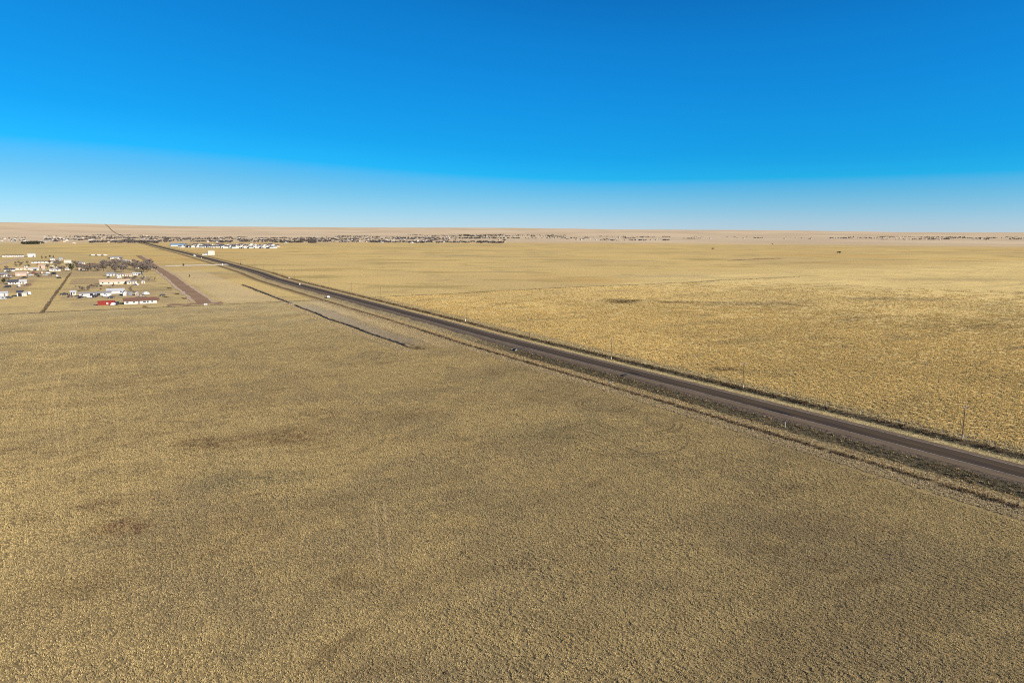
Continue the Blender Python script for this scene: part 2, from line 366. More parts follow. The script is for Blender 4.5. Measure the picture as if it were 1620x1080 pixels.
def mat_road():
    m, t, out = new_mat("worn_asphalt")
    wv = t.attr('w', 'Fac'); pv = t.attr('p', 'Fac')
    P2 = t.comb(t.math('MULTIPLY', wv, 1.2), t.math('MULTIPLY', pv, 0.03), 0.0)
    lon = t.noise(P2, 1.4, 4, 0.6); pat = t.noise(t.comb(t.math('MULTIPLY', wv, .35), t.math('MULTIPLY', pv, .06), 4.0), 1.0, 4, .6)
    aw = t.math('ABSOLUTE', t.math('SUBTRACT', t.math('ABSOLUTE', wv), 1.85))           # lane centre
    wheel = t.math('ABSOLUTE', t.math('SUBTRACT', aw, 0.85))
    c = t.mix(t.mapr(wheel, 0.15, 0.75), (0.048, 0.033, 0.020), (0.070, 0.049, 0.029))
    near = t.mapr(wv, 0.1, -0.3)
    c = t.mix(t.math('MULTIPLY', near, .55), c, (0.036, 0.026, 0.019))
    c = t.mix(t.mapr(lon, 0.42, 0.72), c, (0.086, 0.061, 0.037))
    c = t.mix(t.math('MULTIPLY', t.mapr(pat, .55, .7), .6), c, (0.042, 0.032, 0.031))
    c = t.mix(t.math('MULTIPLY', t.mapr(t.math('ABSOLUTE', wv), .16, .06), t.mapr(t.noise(P2, 6, 2), .45, .6, .15, .5)), c, (0.20, 0.13, 0.03))
    for (u, v, lw, ll) in ((1004, 590.5, 1.1, 5), (1232, 651.5, 1.2, 7), (866, 549, .8, 4)):
        x0, y0 = site(u, v); p0, q0 = to_pq(x0, y0); w0 = q0 - float(road_q(p0))
        a = t.math('DIVIDE', t.math('SUBTRACT', wv, w0), lw); b = t.math('DIVIDE', t.math('SUBTRACT', pv, p0), ll)
        d = t.math('ADD', t.math('SQRT', t.math('ADD', t.math('MULTIPLY', a, a), t.math('MULTIPLY', b, b))), t.math('MULTIPLY', t.math('SUBTRACT', lon, .5), 1.2))
        c = t.mix(t.mapr(d, .4, 1.0, .85, 0), c, (0.016, 0.013, 0.014))
    gr = t.noise(t.pos(), 14, 2, .6)
    bsdf(t, out, c, 0.9, 0.08, gr, .25, .01); return m
def mat_shoulder():
    m, t, out = new_mat("chip_seal_shoulder")
    wv = t.attr('w', 'Fac'); pv = t.attr('p', 'Fac')
    n = t.noise(t.comb(wv, t.math('MULTIPLY', pv, .12), 0.0), 1.2, 4, .6)
    c = t.mix(t.mapr(n, .35, .65), (0.145, 0.104, 0.060), (0.110, 0.077, 0.046))
    cr = t.noise(t.comb(t.math('MULTIPLY', wv, .5), pv, 2.0), .38, 2, .5)
    c = t.mix(t.math('MULTIPLY', t.mapr(cr, .66, .70), .7), c, (0.035, 0.028, 0.026))
    bsdf(t, out, c, .9, .15, t.noise(t.pos(), 9, 3, .6), .4, .02); return m
def mat_dirt(name, a, b):
    m, t, out = new_mat(name); P = t.pos()
    n = t.noise(P, .09, 4, .6); n2 = t.noise(P, 1.3, 3, .6)
    c = t.mix(t.mapr(n, .35, .65), a, b); c = t.mix(t.math('MULTIPLY', t.mapr(n2, .5, .7), .4), c, tuple(x * .6 for x in a))
    bsdf(t, out, c, .95, .05, n2, .5, .08); return m
def mat_line(name, c0, c1):
    m, t, out = new_mat(name)
    n = t.noise(t.pos(), .8, 4, .7); bsdf(t, out, t.mix(t.mapr(n, .42, .66), c0, c1), .7, .2); return m

# ------------------------------------------------------------------ ground sheet (one mesh, rows along the highway)
def growing(a, b, step, grow, maxstep):
    out = [a]; s = step; sign = 1 if b > a else -1
    while (out[-1] - b) * sign < 0:
        out.append(out[-1] + sign * s); s = min(s * grow, maxstep)
    return out
qs = set(np.round(np.arange(-160, 136, 4.0), 2)) | set(np.round(np.arange(136, 196, 1.0), 2)) | set(np.round(np.arange(196, 400, 4.0), 2))
qs |= set(np.round(growing(-160, -9500, 4, 1.05, 220), 2)) | set(np.round(growing(400, 16500, 4, 1.035, 150), 2))
qs = np.array(sorted(qs)); qs = qs[np.r_[True, np.diff(qs) > 0.4]]
ps = np.array(sorted(set(np.round(np.arange(0, 620, 4.0), 2)) | set(np.round(growing(620, 17500, 4, 1.03, 130), 2)) | set(np.round(growing(0, -2500, 4, 1.1, 200), 2))))
ps = ps[np.r_[True, np.diff(ps) > 0.4]]
PP, QQ = np.meshgrid(ps, qs, indexing='ij')
GX, GY = to_xy(PP, QQ); GZ = height(GX, GY)
npx, nqx = PP.shape
idx = np.arange(npx * nqx).reshape(npx, nqx)
GF = np.stack([idx[:-1, :-1], idx[:-1, 1:], idx[1:, 1:], idx[1:, :-1]], -1).reshape(-1, 4)
gm = np_mesh("ground", np.stack([GX, GY, GZ], -1).reshape(-1, 3), GF, True)
WV = (QQ - road_q(PP)).ravel(); PF = PP.ravel()
def verge(wv, pv):
    """Colour and cover of the road verge by distance from the centre line."""
    wn = wv + 1.6 * vnoise(pv / 9, wv / 3, 21) + .8 * vnoise(pv / 3, wv / 2, 22)
    fw = np.array([-27, -21.5, -20.5, -18.5, -15, -13, -9.2, -8.4, -6, 5, 6.6, 9.6, 10.6, 13.2, 15.5, 17, 20])
    cols = np.array([[.30, .25, .14], [.30, .24, .13], [.16, .11, .06], [.33, .25, .12], [.27, .215, .11], [.135, .108, .060], [.120, .094, .054], [.15, .115, .08], [.15, .11, .085],
                     [.28, .21, .12], [.47, .37, .18], [.42, .33, .155], [.15, .125, .07], [.10, .09, .055], [.10, .075, .042], [.30, .22, .11], [.42, .32, .16]])
    c = np.stack([np.interp(wn, fw, cols[:, i]) for i in range(3)], -1)
    fade = sstep(230, 330, pv)[:, None]
    cf = np.stack([np.interp(wn, [-21, -19.5, -17, -9.2, -8.4, 5, 6.6, 9.6, 11, 14, 17], np.array(x)) for x in
                   ([.20, .17, .44, .40, .15, .28, .48, .44, .32, .22, .42], [.14, .12, .335, .305, .115, .21, .37, .33, .23, .155, .31], [.075, .065, .165, .155, .085, .12, .18, .155, .11, .08, .145])], -1)
    c = c * (1 - fade) + cf * fade
    a = np.interp(wv, [-27, -22, 17.5, 22], [0, 1, 1, 0]) * (1 - sstep(4000, 6000, pv))
    return c, a
VC, VA = verge(WV, PF)
vattr(gm, 'verge', np.c_[VC, VA])
RR = np.hypot(GX, GY).ravel()
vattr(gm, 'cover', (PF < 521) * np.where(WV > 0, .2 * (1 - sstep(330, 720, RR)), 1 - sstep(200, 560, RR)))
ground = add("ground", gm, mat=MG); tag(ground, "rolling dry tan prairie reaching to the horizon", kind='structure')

# ------------------------------------------------------------------ highway, shoulders, markings
def ribbon(name, mat, w0, w1, prange, lift, cols=4, center=road_q, along=True, label=None, kind='structure', edge=0.0, parent=None):
    pv = np.array(prange, float); P_, J_ = np.meshgrid(pv, np.arange(cols + 1.0), indexing='ij')
    W = w0 + (w1 - w0) * J_ / cols
    if edge: W = W + np.where((J_ == 0) | (J_ == cols), edge * vnoise(P_ / 7.0, J_ * 9.1, 31), 0)
    cq = np.array([float(center(p)) for p in pv])[:, None]
    x, y = to_xy(P_, cq + W) if along else to_xy(cq + W, P_)
    lf = np.array([lift(p) if callable(lift) else lift for p in pv])[:, None]
    V = np.stack([x, y, height(x, y) + lf], -1).reshape(-1, 3); W = W.ravel(); Pp = P_.ravel()
    n = cols + 1
    F = [(i * n + j, i * n + j + 1, (i + 1) * n + j + 1, (i + 1) * n + j) for i in range(len(pv) - 1) for j in range(cols)]
    if not along: F = [f[::-1] for f in F]
    me = np_mesh(name, V, F, True); vattr(me, 'w', W); vattr(me, 'p', Pp)
    o = add(name, me, mat=mat, parent=parent)
    if parent is None: tag(o, label, kind=kind)
    return o
def plist(a, b, step=4.0, grow=1.03, mx=120.0): return growing(a, b, step, grow, mx)
def road_lift(p): return 0.03 + 0.10 * float(sstep(350, 900, p)) + 1.1 * float(sstep(2500, 7000, p))
MROAD = mat_road(); MSH = mat_shoulder(); MW = mat_line("worn_white_paint", (0.40, 0.36, 0.32), (0.16, 0.125, 0.10))
hp = [float(x) for x in np.arange(-40, 620, 4)] + plist(620, 14400)
ribbon("highway_lanes", MROAD, -3.80, 3.80, hp, road_lift, 6, label="dark two-lane asphalt highway running straight across the prairie")
hs = [x for x in hp if x < 5000]
ribbon("highway_shoulder", MSH, 3.80, 6.0, hs, road_lift, 2, edge=.25, label="reddish paved shoulder on the far side of the highway")
ribbon("highway_shoulder", MSH, -7.1, -3.80, hs, road_lift, 2, edge=.5, label="reddish gravel shoulder on the near side of the highway")
mp = [x for x in hp if x < 1300]
ribbon("edge_line", MW, 3.56, 3.74, mp, lambda p: road_lift(p) + .006, 1, label="worn white edge line on the far side of the highway")
ribbon("edge_line", MW, -3.74, -3.56, mp, lambda p: road_lift(p) + .006, 1, label="worn white edge line on the near side of the highway")

# dirt roads and pale drives
MDR = mat_dirt("red_dirt", (0.225, 0.140, 0.082), (0.275, 0.180, 0.105)); MPL = mat_dirt("pale_gravel", (0.66, 0.56, 0.42), (0.58, 0.47, 0.34)); MTN = mat_dirt("tan_dirt", (0.45, 0.33, 0.21), (0.38, 0.28, 0.18)); MDK = mat_dirt("dark_track", (0.17, 0.125, 0.075), (0.20, 0.15, 0.09))
dq = lambda p: np.interp(p, [520, 560, 840, 1640], [60, 61, 64, 66])
ribbon("dirt_road", MDR, -4.7, 4.7, plist(533, 1640, 8), .16, 3, dq, edge=2.2, label="broad reddish dirt road between the homes and the highway")
ribbon("dirt_road_edge", MTN, 4.5, 7.6, plist(533, 1640, 8), .13, 1, dq, edge=1.8, label="pale windrow of graded dirt on the highway side of the dirt road")
ribbon("dirt_road_edge", MTN, -8.0, -4.5, plist(548, 1200, 8), .13, 1, dq, edge=2.0, label="pale graded strip on the homes' side of the dirt road")
ribbon("dirt_turnaround", MDR, -6, 6, [float(x) for x in np.arange(36, 76, 4)], .12, 3, lambda q: 529 + 3 * math.sin(q), along=False, edge=4, label="reddish bare turnaround at the near end of the dirt road")
ribbon("gravel_drive", MPL, -16, 16, [float(x) for x in np.arange(78, 170, 6)], .22, 3, lambda q: 1128 + (q - 80) * .32, along=False, edge=3, label="pale gravel drive joining the dirt road to the highway")
ribbon("farm_track", MTN, -4, 4, plist(1250, 1760, 12), .16, 2, lambda p: -137.0, edge=2, label="tan farm track running away at the far left")
ribbon("yard_drive", MTN, -2.2, 2.2, [float(x) for x in np.arange(-12, 58, 5)], .14, 2, lambda q: 742 + q * .12, along=False, edge=1.2, label="tan drive leading from the dirt road to the cream house")
ribbon("yard_drive", MTN, -2.4, 2.4, [float(x) for x in np.arange(-30, 52, 5)], .14, 2, lambda q: 628 + q * .10, along=False, edge=1.2, label="tan drive leading from the dirt road past the white shop")
ribbon("gravel_yard", MPL, -5, 5, [float(x) for x in np.arange(-190, -118, 5)], .14, 2, lambda q: 700 + (q + 150) * .1, along=False, edge=3, label="pale gravel strip before the dark roofed house at the left edge")
ribbon("fence_row", MDK, -0.9, 0.9, plist(512, 1010, 7), .10, 2, lambda p: -35.0, edge=1.6, label="dark weedy strip along the lot line running away at the left")
ribbon("fence_row", MDK, -1.5, 1.5, [float(x) for x in np.arange(-330, 142, 6)], .08, 2, lambda q: 516.0, along=False, edge=1.4, label="dark weedy strip along the fence across the pasture")

ribbon("fence_row", MDK, -1.2, 1.2, [float(x) for x in np.arange(182, 760, 7)], .08, 2, lambda q: 517.0 + .02 * (q - 182), along=False, edge=1.6, label="dark weedy strip along the section line right of the highway")
for k_, (pp_, qa_, qb_) in enumerate(((598, -34, 50), (668, -34, 52), (705, -34, 54), (790, -34, 50), (862, -34, 54))):
    ribbon("lot_line", MDK, -.55, .55, [float(x) for x in np.arange(qa_, qb_, 4)], .09, 1, lambda q, pp_=pp_: pp_ + 1.5 * math.sin(q / 11), along=False, edge=1.2, label="%s thin dark lot line across the home lots" % ("nearest", "second nearest", "third nearest", "fourth nearest", "farthest")[k_])
ribbon("foot_track", MDK, -.8, .8, plist(590, 800, 6), .09, 1, lambda p: 24 + 5 * math.sin(p / 40), edge=1.2, label="thin dark winding track left of the dirt road")
# low earth bank cut along the pasture
def bank(name, p0, p1, q0, hgt, wd, label, mat, seed):
    V = []; T = []; pv = np.arange(p0, p1, 1.6)
    prof = [(-wd * .55, -.2), (-wd * .40, hgt * .55), (-wd * .22, hgt), (0.0, hgt * .92), (wd * .5, hgt * .35), (wd, -.15)]
    for i, p in enumerate(pv):
        e = min(1, (p - p0) / 8 + .15, (p1 - p) / 8 + .15)
        for j, (dw, dz) in enumerate(prof):
            n = float(vnoise(np.array([p / 3.1]), np.array([j * 3.3]), seed)[0]); n2 = float(vnoise(np.array([p / 20]), np.array([0.5]), seed + 1)[0])
            x, y = to_xy(p, q0(p) + dw + n * .7); V.append((x, y, h1(x, y) + (dz * (1 + .8 * n + .5 * n2) if dz > 0 else dz) * e))
    n = len(prof); F = [(i * n + j, (i + 1) * n + j, (i + 1) * n + j + 1, i * n + j + 1) for i in range(len(pv) - 1) for j in range(n - 1)]
    F = [f[::-1] for f in F]
    o = add(name, np_mesh(name, V, F, False), mat=mat); tag(o, label, kind='structure'); return o
MBK = mat_dirt("bank_soil", (0.22, 0.150, 0.085), (0.28, 0.20, 0.115))
bq = lambda p: 113.2 + .9 * math.sin(p / 37) + .5 * math.sin(p / 11)
bank("earth_bank", 279, 489, bq, .62, 2.2, "nearer stretch of the low dark earth bank crossing the pasture", MBK, 41)
bank("earth_bank", 499, 702, lambda p: 114 + .3 * math.sin(p / 50), .7, 2.4, "farther stretch of the low dark earth bank beyond the fence", MBK, 43)
x, y = site(1152, 412); pA, qA = to_pq(x, y); x, y = site(1240, 409); pB, qB = to_pq(x, y)

# ------------------------------------------------------------------ grass
def blades(P, nb, hgt, rad, wid, seed, lean=(8, 58), tint=None, per=None):
    """Arched blades in clumps: P (n,3) clump feet, hgt/rad (n) sizes. Returns V, F and per-vertex clump index."""
    g = np.random.default_rng(seed); n = len(P)
    k = n * nb; ci = np.repeat(np.arange(n), nb)
    ang = g.uniform(0, 2 * np.pi, k); r0 = g.uniform(0, 1, k) ** .6 * rad[ci] * .62
    base = P[ci] + np.c_[np.cos(ang) * r0, np.sin(ang) * r0, np.zeros(k)]
    le = np.radians(g.uniform(lean[0], lean[1], k)); ang2 = ang + g.normal(0, .55, k)
    L = hgt[ci] * g.uniform(.65, 1.2, k)
    dirv = np.c_[np.cos(ang2) * np.sin(le), np.sin(ang2) * np.sin(le), np.cos(le)]
    mid = base + dirv * (L * .6)[:, None]
    tip = mid + np.c_[np.cos(ang2), np.sin(ang2), np.full(k, -.25)] * (L * .5)[:, None]
    side = np.c_[-np.sin(ang2), np.cos(ang2), np.zeros(k)] * (wid * g.uniform(.7, 1.3, k))[:, None]
    V = np.stack([base - side * .8 - [0, 0, .05], base + side * .8 - [0, 0, .05], mid + side, mid - side, tip], 1)
    o = np.arange(k)[:, None] * 5
    T = np.concatenate([o + [0, 1, 2], o + [0, 2, 3], o + [3, 2, 4]], 0)
    return V.reshape(-1, 3), T, np.repeat(ci, 5)

TILE = 8.0
tile_col = bpy.data.collections.new("grass_tiles")
def make_tile(i, dens, nb, h0, h1_, r0, r1, wid, seed):
    g = np.random.default_rng(seed); n = int(dens * TILE * TILE)
    xy = g.uniform(-TILE / 2 - .25, TILE / 2 + .25, (n, 2)); h = g.uniform(h0, h1_, n); r = g.uniform(r0, r1, n)
    V, F, ci = blades(np.c_[xy, np.zeros(n)], nb, h, r, wid, seed + 1)
    me = np_mesh("grass_tile", V, F); vattr(me, 'shade', g.uniform(.84, 1.12, n)[ci] * g.uniform(.9, 1.1, len(ci)))
    me.materials.append(MGR)
    o = bpy.data.objects.new("grass_tile_%02d" % i, me); tile_col.objects.link(o); return o
TILES = {}
ti = 0
for cls, (dens, nb, ha, hb, ra, rb, wid, cnt) in {'s0': (13, 8, .15, .30, .08, .19, .027, 7), 't0': (9, 10, .18, .37, .10, .25, .029, 6), 's1': (8, 9, .13, .27, .10, .22, .034, 5), 's2': (2.4, 11, .14, .28, .18, .34, .048, 4), 's3': (.7, 10, .14, .28, .24, .4, .06, 3),
                                                  'r0': (1.7, 24, .34, .64, .30, .62, .045, 7), 'r1': (1.0, 22, .30, .55, .35, .7, .055, 5), 'r2': (.35, 18, .26, .48, .4, .8, .07, 4)}.items():
    TILES[cls] = []
    for k in range(cnt):
        make_tile(ti, dens, nb, ha, hb, ra, rb, wid, 100 + ti * 7); TILES[cls].append(ti); ti += 1
pts = []; rots = []; ids = []
for gi in range(-6, 96):
    for gj in range(-52, 96):
        p = gi * TILE + 4; q = gj * TILE + 4
        wv = q - float(road_q(p))
        if -26 < wv < 20.5: continue
        if abs(q - 113.5) < 6 and 272 < p < 705: continue
        if abs(p - 516) < 4 and q < 145: continue
        if p > 522: continue
        x, y = to_xy(p, q); r = math.hypot(x, y)
        if y < 30 or r < 40 or r > 760 or abs(math.atan2(x, y)) > math.radians(47): continue
        f = random.random(); rr = r * (0.85 + .3 * f)
        if wv > 0:
            c = 'r0' if rr < 330 else 'r1' if rr < 480 else 'r2' if rr < 700 else None
        else:
            c = ('s0' if float(vnoise(np.array([x / 22]), np.array([y / 22]), 91)[0]) + .25 * (f - .5) < .06 else 't0') if rr < 190 else 's1' if rr < 300 else 's2' if rr < 420 else 's3' if rr < 560 else None
        if c is None: continue
        pts.append((x, y)); ids.append(random.choice(TILES[c])); rots.append(random.randrange(4))
XY = np.array(pts); e = 3.0
ZX = (height(XY[:, 0] + e, XY[:, 1]) - height(XY[:, 0] - e, XY[:, 1])) / (2 * e); ZY = (height(XY[:, 0], XY[:, 1] + e) - height(XY[:, 0], XY[:, 1] - e)) / (2 * e)
for i in range(len(pts)):
    nrm = Vector((-ZX[i], -ZY[i], 1)).normalized(); ax = Vector((0, 0, 1)).cross(nrm); an = math.asin(min(1, ax.length))
    rots[i] = tuple(((Matrix.Rotation(an, 3, ax.normalized()) if an > 1e-6 else Matrix.Identity(3)) @ Matrix.Rotation(TH + rots[i] * math.pi / 2, 3, 'Z')).to_euler())
pts = [(*a_, z_) for a_, z_ in zip(pts, height(XY[:, 0], XY[:, 1]))]
pm = bpy.data.meshes.new("prairie_grass"); pm.from_pydata(pts, [], [])
a = pm.attributes.new('rot', 'FLOAT_VECTOR', 'POINT'); a.data.foreach_set('vector', np.array(rots, np.float32).ravel())
a = pm.attributes.new('idx', 'INT', 'POINT'); a.data.foreach_set('value', np.array(ids, np.int32))
grass = add("prairie_grass", pm); tag(grass, "short dry tan bunch grass covering the pastures", "grass", kind='stuff')
ng = bpy.data.node_groups.new("scatter_grass", 'GeometryNodeTree')
ng.interface.new_socket("Geometry", in_out='INPUT', socket_type='NodeSocketGeometry'); ng.interface.new_socket("Geometry", in_out='OUTPUT', socket_type='NodeSocketGeometry')
gi_ = ng.nodes.new('NodeGroupInput'); go_ = ng.nodes.new('NodeGroupOutput'); iop = ng.nodes.new('GeometryNodeInstanceOnPoints')
ci_ = ng.nodes.new('GeometryNodeCollectionInfo'); ci_.inputs['Collection'].default_value = tile_col; ci_.inputs['Separate Children'].default_value = True; ci_.inputs['Reset Children'].default_value = True
na = ng.nodes.new('GeometryNodeInputNamedAttribute'); na.data_type = 'FLOAT_VECTOR'; na.inputs[0].default_value = 'rot'
nb_ = ng.nodes.new('GeometryNodeInputNamedAttribute'); nb_.data_type = 'INT'; nb_.inputs[0].default_value = 'idx'
e2r = ng.nodes.new('FunctionNodeEulerToRotation')
ng.links.new(gi_.outputs[0], iop.inputs['Points']); ng.links.new(ci_.outputs[0], iop.inputs['Instance']); iop.inputs['Pick Instance'].default_value = True
ng.links.new(nb_.outputs[0], iop.inputs['Instance Index']); ng.links.new(na.outputs[0], e2r.inputs[0]); ng.links.new(e2r.outputs[0], iop.inputs['Rotation'])
ng.links.new(iop.outputs[0], go_.inputs[0])
md = grass.modifiers.new("scatter", 'NODES'); md.node_group = ng

def strip(name, label, cat, bands, seed):
    """Grass and weeds along a line: bands of (pfrom, pto, offset0, offset1, clumps per m2, h0, h1, radius, blades, colours, lean, centre, width)."""
    Vs, Fs, Cs = [], [], []; nv = 0
    g = np.random.default_rng(seed)
    for (pa, pb, wa, wb, dens, ha, hb, rad, nb, cols, lean, cen, wid) in bands:
        n = int((pb - pa) * (wb - wa) * dens)
        if n <= 0: continue
        if isinstance(cen, tuple):                # across the highway direction: cen = ('p', value)
            q = g.uniform(pa, pb, n); p = cen[1] + g.uniform(wa, wb, n)
        else:
            p = g.uniform(pa, pb, n); q = np.array([float(cen(v)) for v in p]) + g.uniform(wa, wb, n)
        cl = vnoise(p / 6, q / 3, seed + 5); keep = (g.uniform(-.75, .5, n) < cl) | (cols is PAST); p = p[keep]; q = q[keep]; n = len(p)
        x, y = to_xy(p, q); P = np.c_[x, y, height(x, y)]
        V, F, ci = blades(P, nb, g.uniform(ha, hb, n), np.full(n, rad) * g.uniform(.7, 1.3, n), wid, seed + 3, lean)
        ca = np.array(cols)[g.integers(0, len(cols), n)] * g.uniform(.75, 1.25, (n, 1))
        Vs.append(V); Fs.append(F + nv); Cs.append(ca[ci]); nv += len(V)
    me = np_mesh(name, np.concatenate(Vs), np.concatenate(Fs)); vattr(me, 'tint', np.concatenate(Cs))
    o = add(name, me, mat=MT); tag(o, label, cat, kind='stuff'); return o
TAN = [(.42, .32, .155), (.36, .28, .14), (.46, .34, .15)]; YEL = [(.50, .39, .18), (.46, .36, .17), (.54, .43, .21)]; DRK = [(.155, .122, .064), (.175, .138, .074), (.125, .098, .056), (.22, .17, .09)]
WEED = [(.115, .078, .042), (.15, .10, .055), (.09, .062, .036), (.20, .14, .075)]; PAST = [(.43, .328, .178), (.37, .285, .16), (.46, .345, .18)]; RUST = [(.36, .22, .10), (.30, .19, .09), (.40, .29, .15)]
strip("roadside_grass", "dark weeds and tan grass on the near bank of the highway", "grass", [
    (30, 250, -13.6, -8.6, 2.6, .22, .50, .36, 9, DRK + DRK + TAN[:1] + RUST[:1], (20, 65), road_q, .05), (250, 330, -13.5, -9.0, .8, .22, .4, .40, 8, DRK + TAN + TAN, (20, 65), road_q, .06),
    (30, 420, -18.6, -13.8, 2.4, .3, .55, .36, 8, TAN + RUST, (10, 60), road_q, .05), (30, 300, -20.8, -18.4, 1.6, .45, .85, .50, 11, TAN + RUST, (10, 60), road_q, .05),
    (30, 330, -21.9, -20.5, 3.4, .5, 1.1, .60, 15, WEED, (15, 75), road_q, .06), (330, 520, -21.5, -19.5, 1.2, .45, .8, .60, 12, WEED, (15, 75), road_q, .07),
    (30, 220, -27.5, -21.6, 5, .24, .44, .24, 11, PAST, (8, 58), road_q, .036), (220, 420, -27.5, -21.6, 2.8, .24, .44, .28, 10, PAST, (8, 58), road_q, .045), (420, 520, -27.5, -20.0, .8, .24, .42, .36, 8, PAST, (8, 58), road_q, .055)], 51)
strip("roadside_grass", "pale yellow grass and dark ditch weeds on the far verge of the highway", "grass", [
    (30, 420, 6.3, 10.2, 2.6, .16, .32, .32, 8, YEL, (20, 60), road_q, .04), (30, 330, 10.6, 14.2, 1.6, .24, .44, .40, 8, DRK + WEED + TAN, (20, 65), road_q, .05), (330, 520, 10.5, 14.2, 1.0, .28, .5, .40, 8, WEED + TAN, (20, 65), road_q, .06),
    (30, 430, 14.2, 15.9, 1.4, .55, 1.0, .6, 13, WEED, (15, 75), road_q, .06), (430, 900, 14.0, 16.2, .7, .55, 1.0, .7, 12, WEED, (15, 75), road_q, .08),
    (30, 300, 15.9, 24.5, 1.9, .35, .65, .5, 14, TAN + YEL, (20, 65), road_q, .05), (300, 520, 15.9, 24.5, 1.1, .35, .65, .6, 12, TAN, (20, 65), road_q, .06)], 57)
strip("bank_weeds", "dark dead weeds caught along the low earth bank", "weeds", [
    (279, 490, -1.7, 0.2, .8, .3, .65, .5, 10, WEED, (15, 75), bq, .06), (499, 700, -1.6, .2, .6, .35, .7, .55, 10, WEED, (15, 75), bq, .08), (272, 292, -1, 4, 1.2, .4, .8, .6, 10, WEED, (15, 70), bq, .06),
    (270, 500, -8, -2.2, 2.6, .22, .42, .3, 10, PAST, (8, 58), bq, .045)], 63)
strip("fence_weeds", "dark weeds along the fence across the pasture", "weeds", [
    (-330, 142, -1.2, 1.2, .8, .3, .8, .6, 9, WEED + TAN, (15, 75), ('p', 516), .09), (512, 1000, -1.0, 1.0, .7, .4, .9, .7, 10, WEED, (15, 75), (lambda p: -35.0), .10), (180, 700, -1.6, 1.6, .5, .4, .9, .8, 9, WEED + TAN, (15, 75), ('p', 517), .10)], 67)

g = np.random.default_rng(77); P = []
while len(P) < 170:
    x = g.uniform(-150, 160); y = g.uniform(60, 330)
    p_, q_ = to_pq(x, y)
    if q_ < 134 and abs(math.atan2(x, y)) < .75 and float(vnoise(np.array([x / 30]), np.array([y / 30]), 95)[0]) > g.uniform(-.15, .35): P.append((x, y, 0))
P = np.array(P); P[:, 2] = height(P[:, 0], P[:, 1])
V, F, ci = blades(P, 26, g.uniform(.22, .5, len(P)), g.uniform(.25, .7, len(P)), .04, 78, (15, 80))
me = np_mesh("pasture_weeds", V, F); vattr(me, 'tint', (np.array(WEED + DRK)[g.integers(0, 8, len(P))] * g.uniform(.7, 1.2, (len(P), 1)))[ci])
tag(add("pasture_weeds", me, mat=MT), "scattered dark dead weeds in the near pasture", "weeds", kind='stuff')

# ------------------------------------------------------------------ fences
MPOST = plain("weathered_post", (0.34, 0.28, 0.22), .9, .1); MWIRE = plain("galvanised_wire", (0.35, 0.34, 0.33), .5, .5, metal=.6)
post_me = tubes("fence_post", [((0, 0, -.3), (0, 0, 1.3), .075, .065)], 6); post_me.materials.append(MPOST)
steel_me = boxes("fence_post", [(-.03, .03, -.03, .03, -.3, 1.35), (-.045, .045, -.012, .012, 1.2, 1.32)]); steel_me.materials.append(MPOST)
def fence(label, pts, pq_along):
    x0, y0 = to_xy(*pts[0]); root = empty("wire_fence", (x0, y0, 0)); tag(root, label, "fence", "wire fences")
    top = []
    for i, (p, q) in enumerate(pts):
        x, y = to_xy(p, q); z = h1(x, y); top.append((x - x0, y - y0, z))
        o = add("fence_post", post_me if i % 4 == 0 else steel_me, root, loc=(x - x0, y - y0, z)); o.rotation_euler = (random.gauss(0, .04), random.gauss(0, .04), TH)
    for hh in (.45, .75, 1.05, 1.22):
        me = tubes("wire", [((a[0], a[1], a[2] + hh), (b[0], b[1], b[2] + hh), .006, .006) for a, b in zip(top[:-1], top[1:])], 3)
        add("wire", me, root, MWIRE)
fence("barbed wire fence along the near side of the highway", [(float(p), float(road_q(p)) - 20.8) for p in np.arange(34, 520, 5.5)], True)
fence("barbed wire fence along the far side of the highway below the poles", [(float(p), float(road_q(p)) + 16.8) for p in np.arange(34, 520, 5.5)], True)
fence("barbed wire fence across the pasture before the homes", [(516.0, float(q)) for q in np.arange(-300, 142, 6.5)], False)

# ------------------------------------------------------------------ power poles
MWOOD = plain("pole_timber", (0.18, 0.122, 0.08), .85, .15); MINS = plain("porcelain", (0.72, 0.68, 0.62), .3, .5, .05); MTR = plain("pole_sleeve", (0.62, 0.50, 0.38), .8, .2)
pm_body = tubes("post", [((0, 0, -1), (0, 0, 8.8), .135, .085)], 8); pm_body.materials.append(MWOOD)
pm_arm = boxes("crossarm", [(-1.0, 1.0, -.15, -.06, 8.15, 8.25)]); pm_arm.materials.append(MWOOD)
pm_ins = tubes("insulator", [((0, 0, 0), (0, 0, .10), .035, .075), ((0, 0, .10), (0, 0, .24), .085, .05)], 8); pm_ins.materials.append(MINS)
pm_slv = tubes("base_sleeve", [((0, 0, 0), (0, 0, 1.15), .19, .185)], 8); pm_slv.materials.append(MTR)
pole_p = [84, 151, 215, 283, 352, 424, 500, 577, 640, 704, 770] + [float(x) for x in np.arange(838, 2500, 66)]
words_ord = ["nearest", "second nearest", "third nearest", "fourth nearest", "fifth nearest", "sixth nearest", "seventh nearest", "eighth nearest", "ninth nearest", "tenth nearest", "eleventh nearest"]
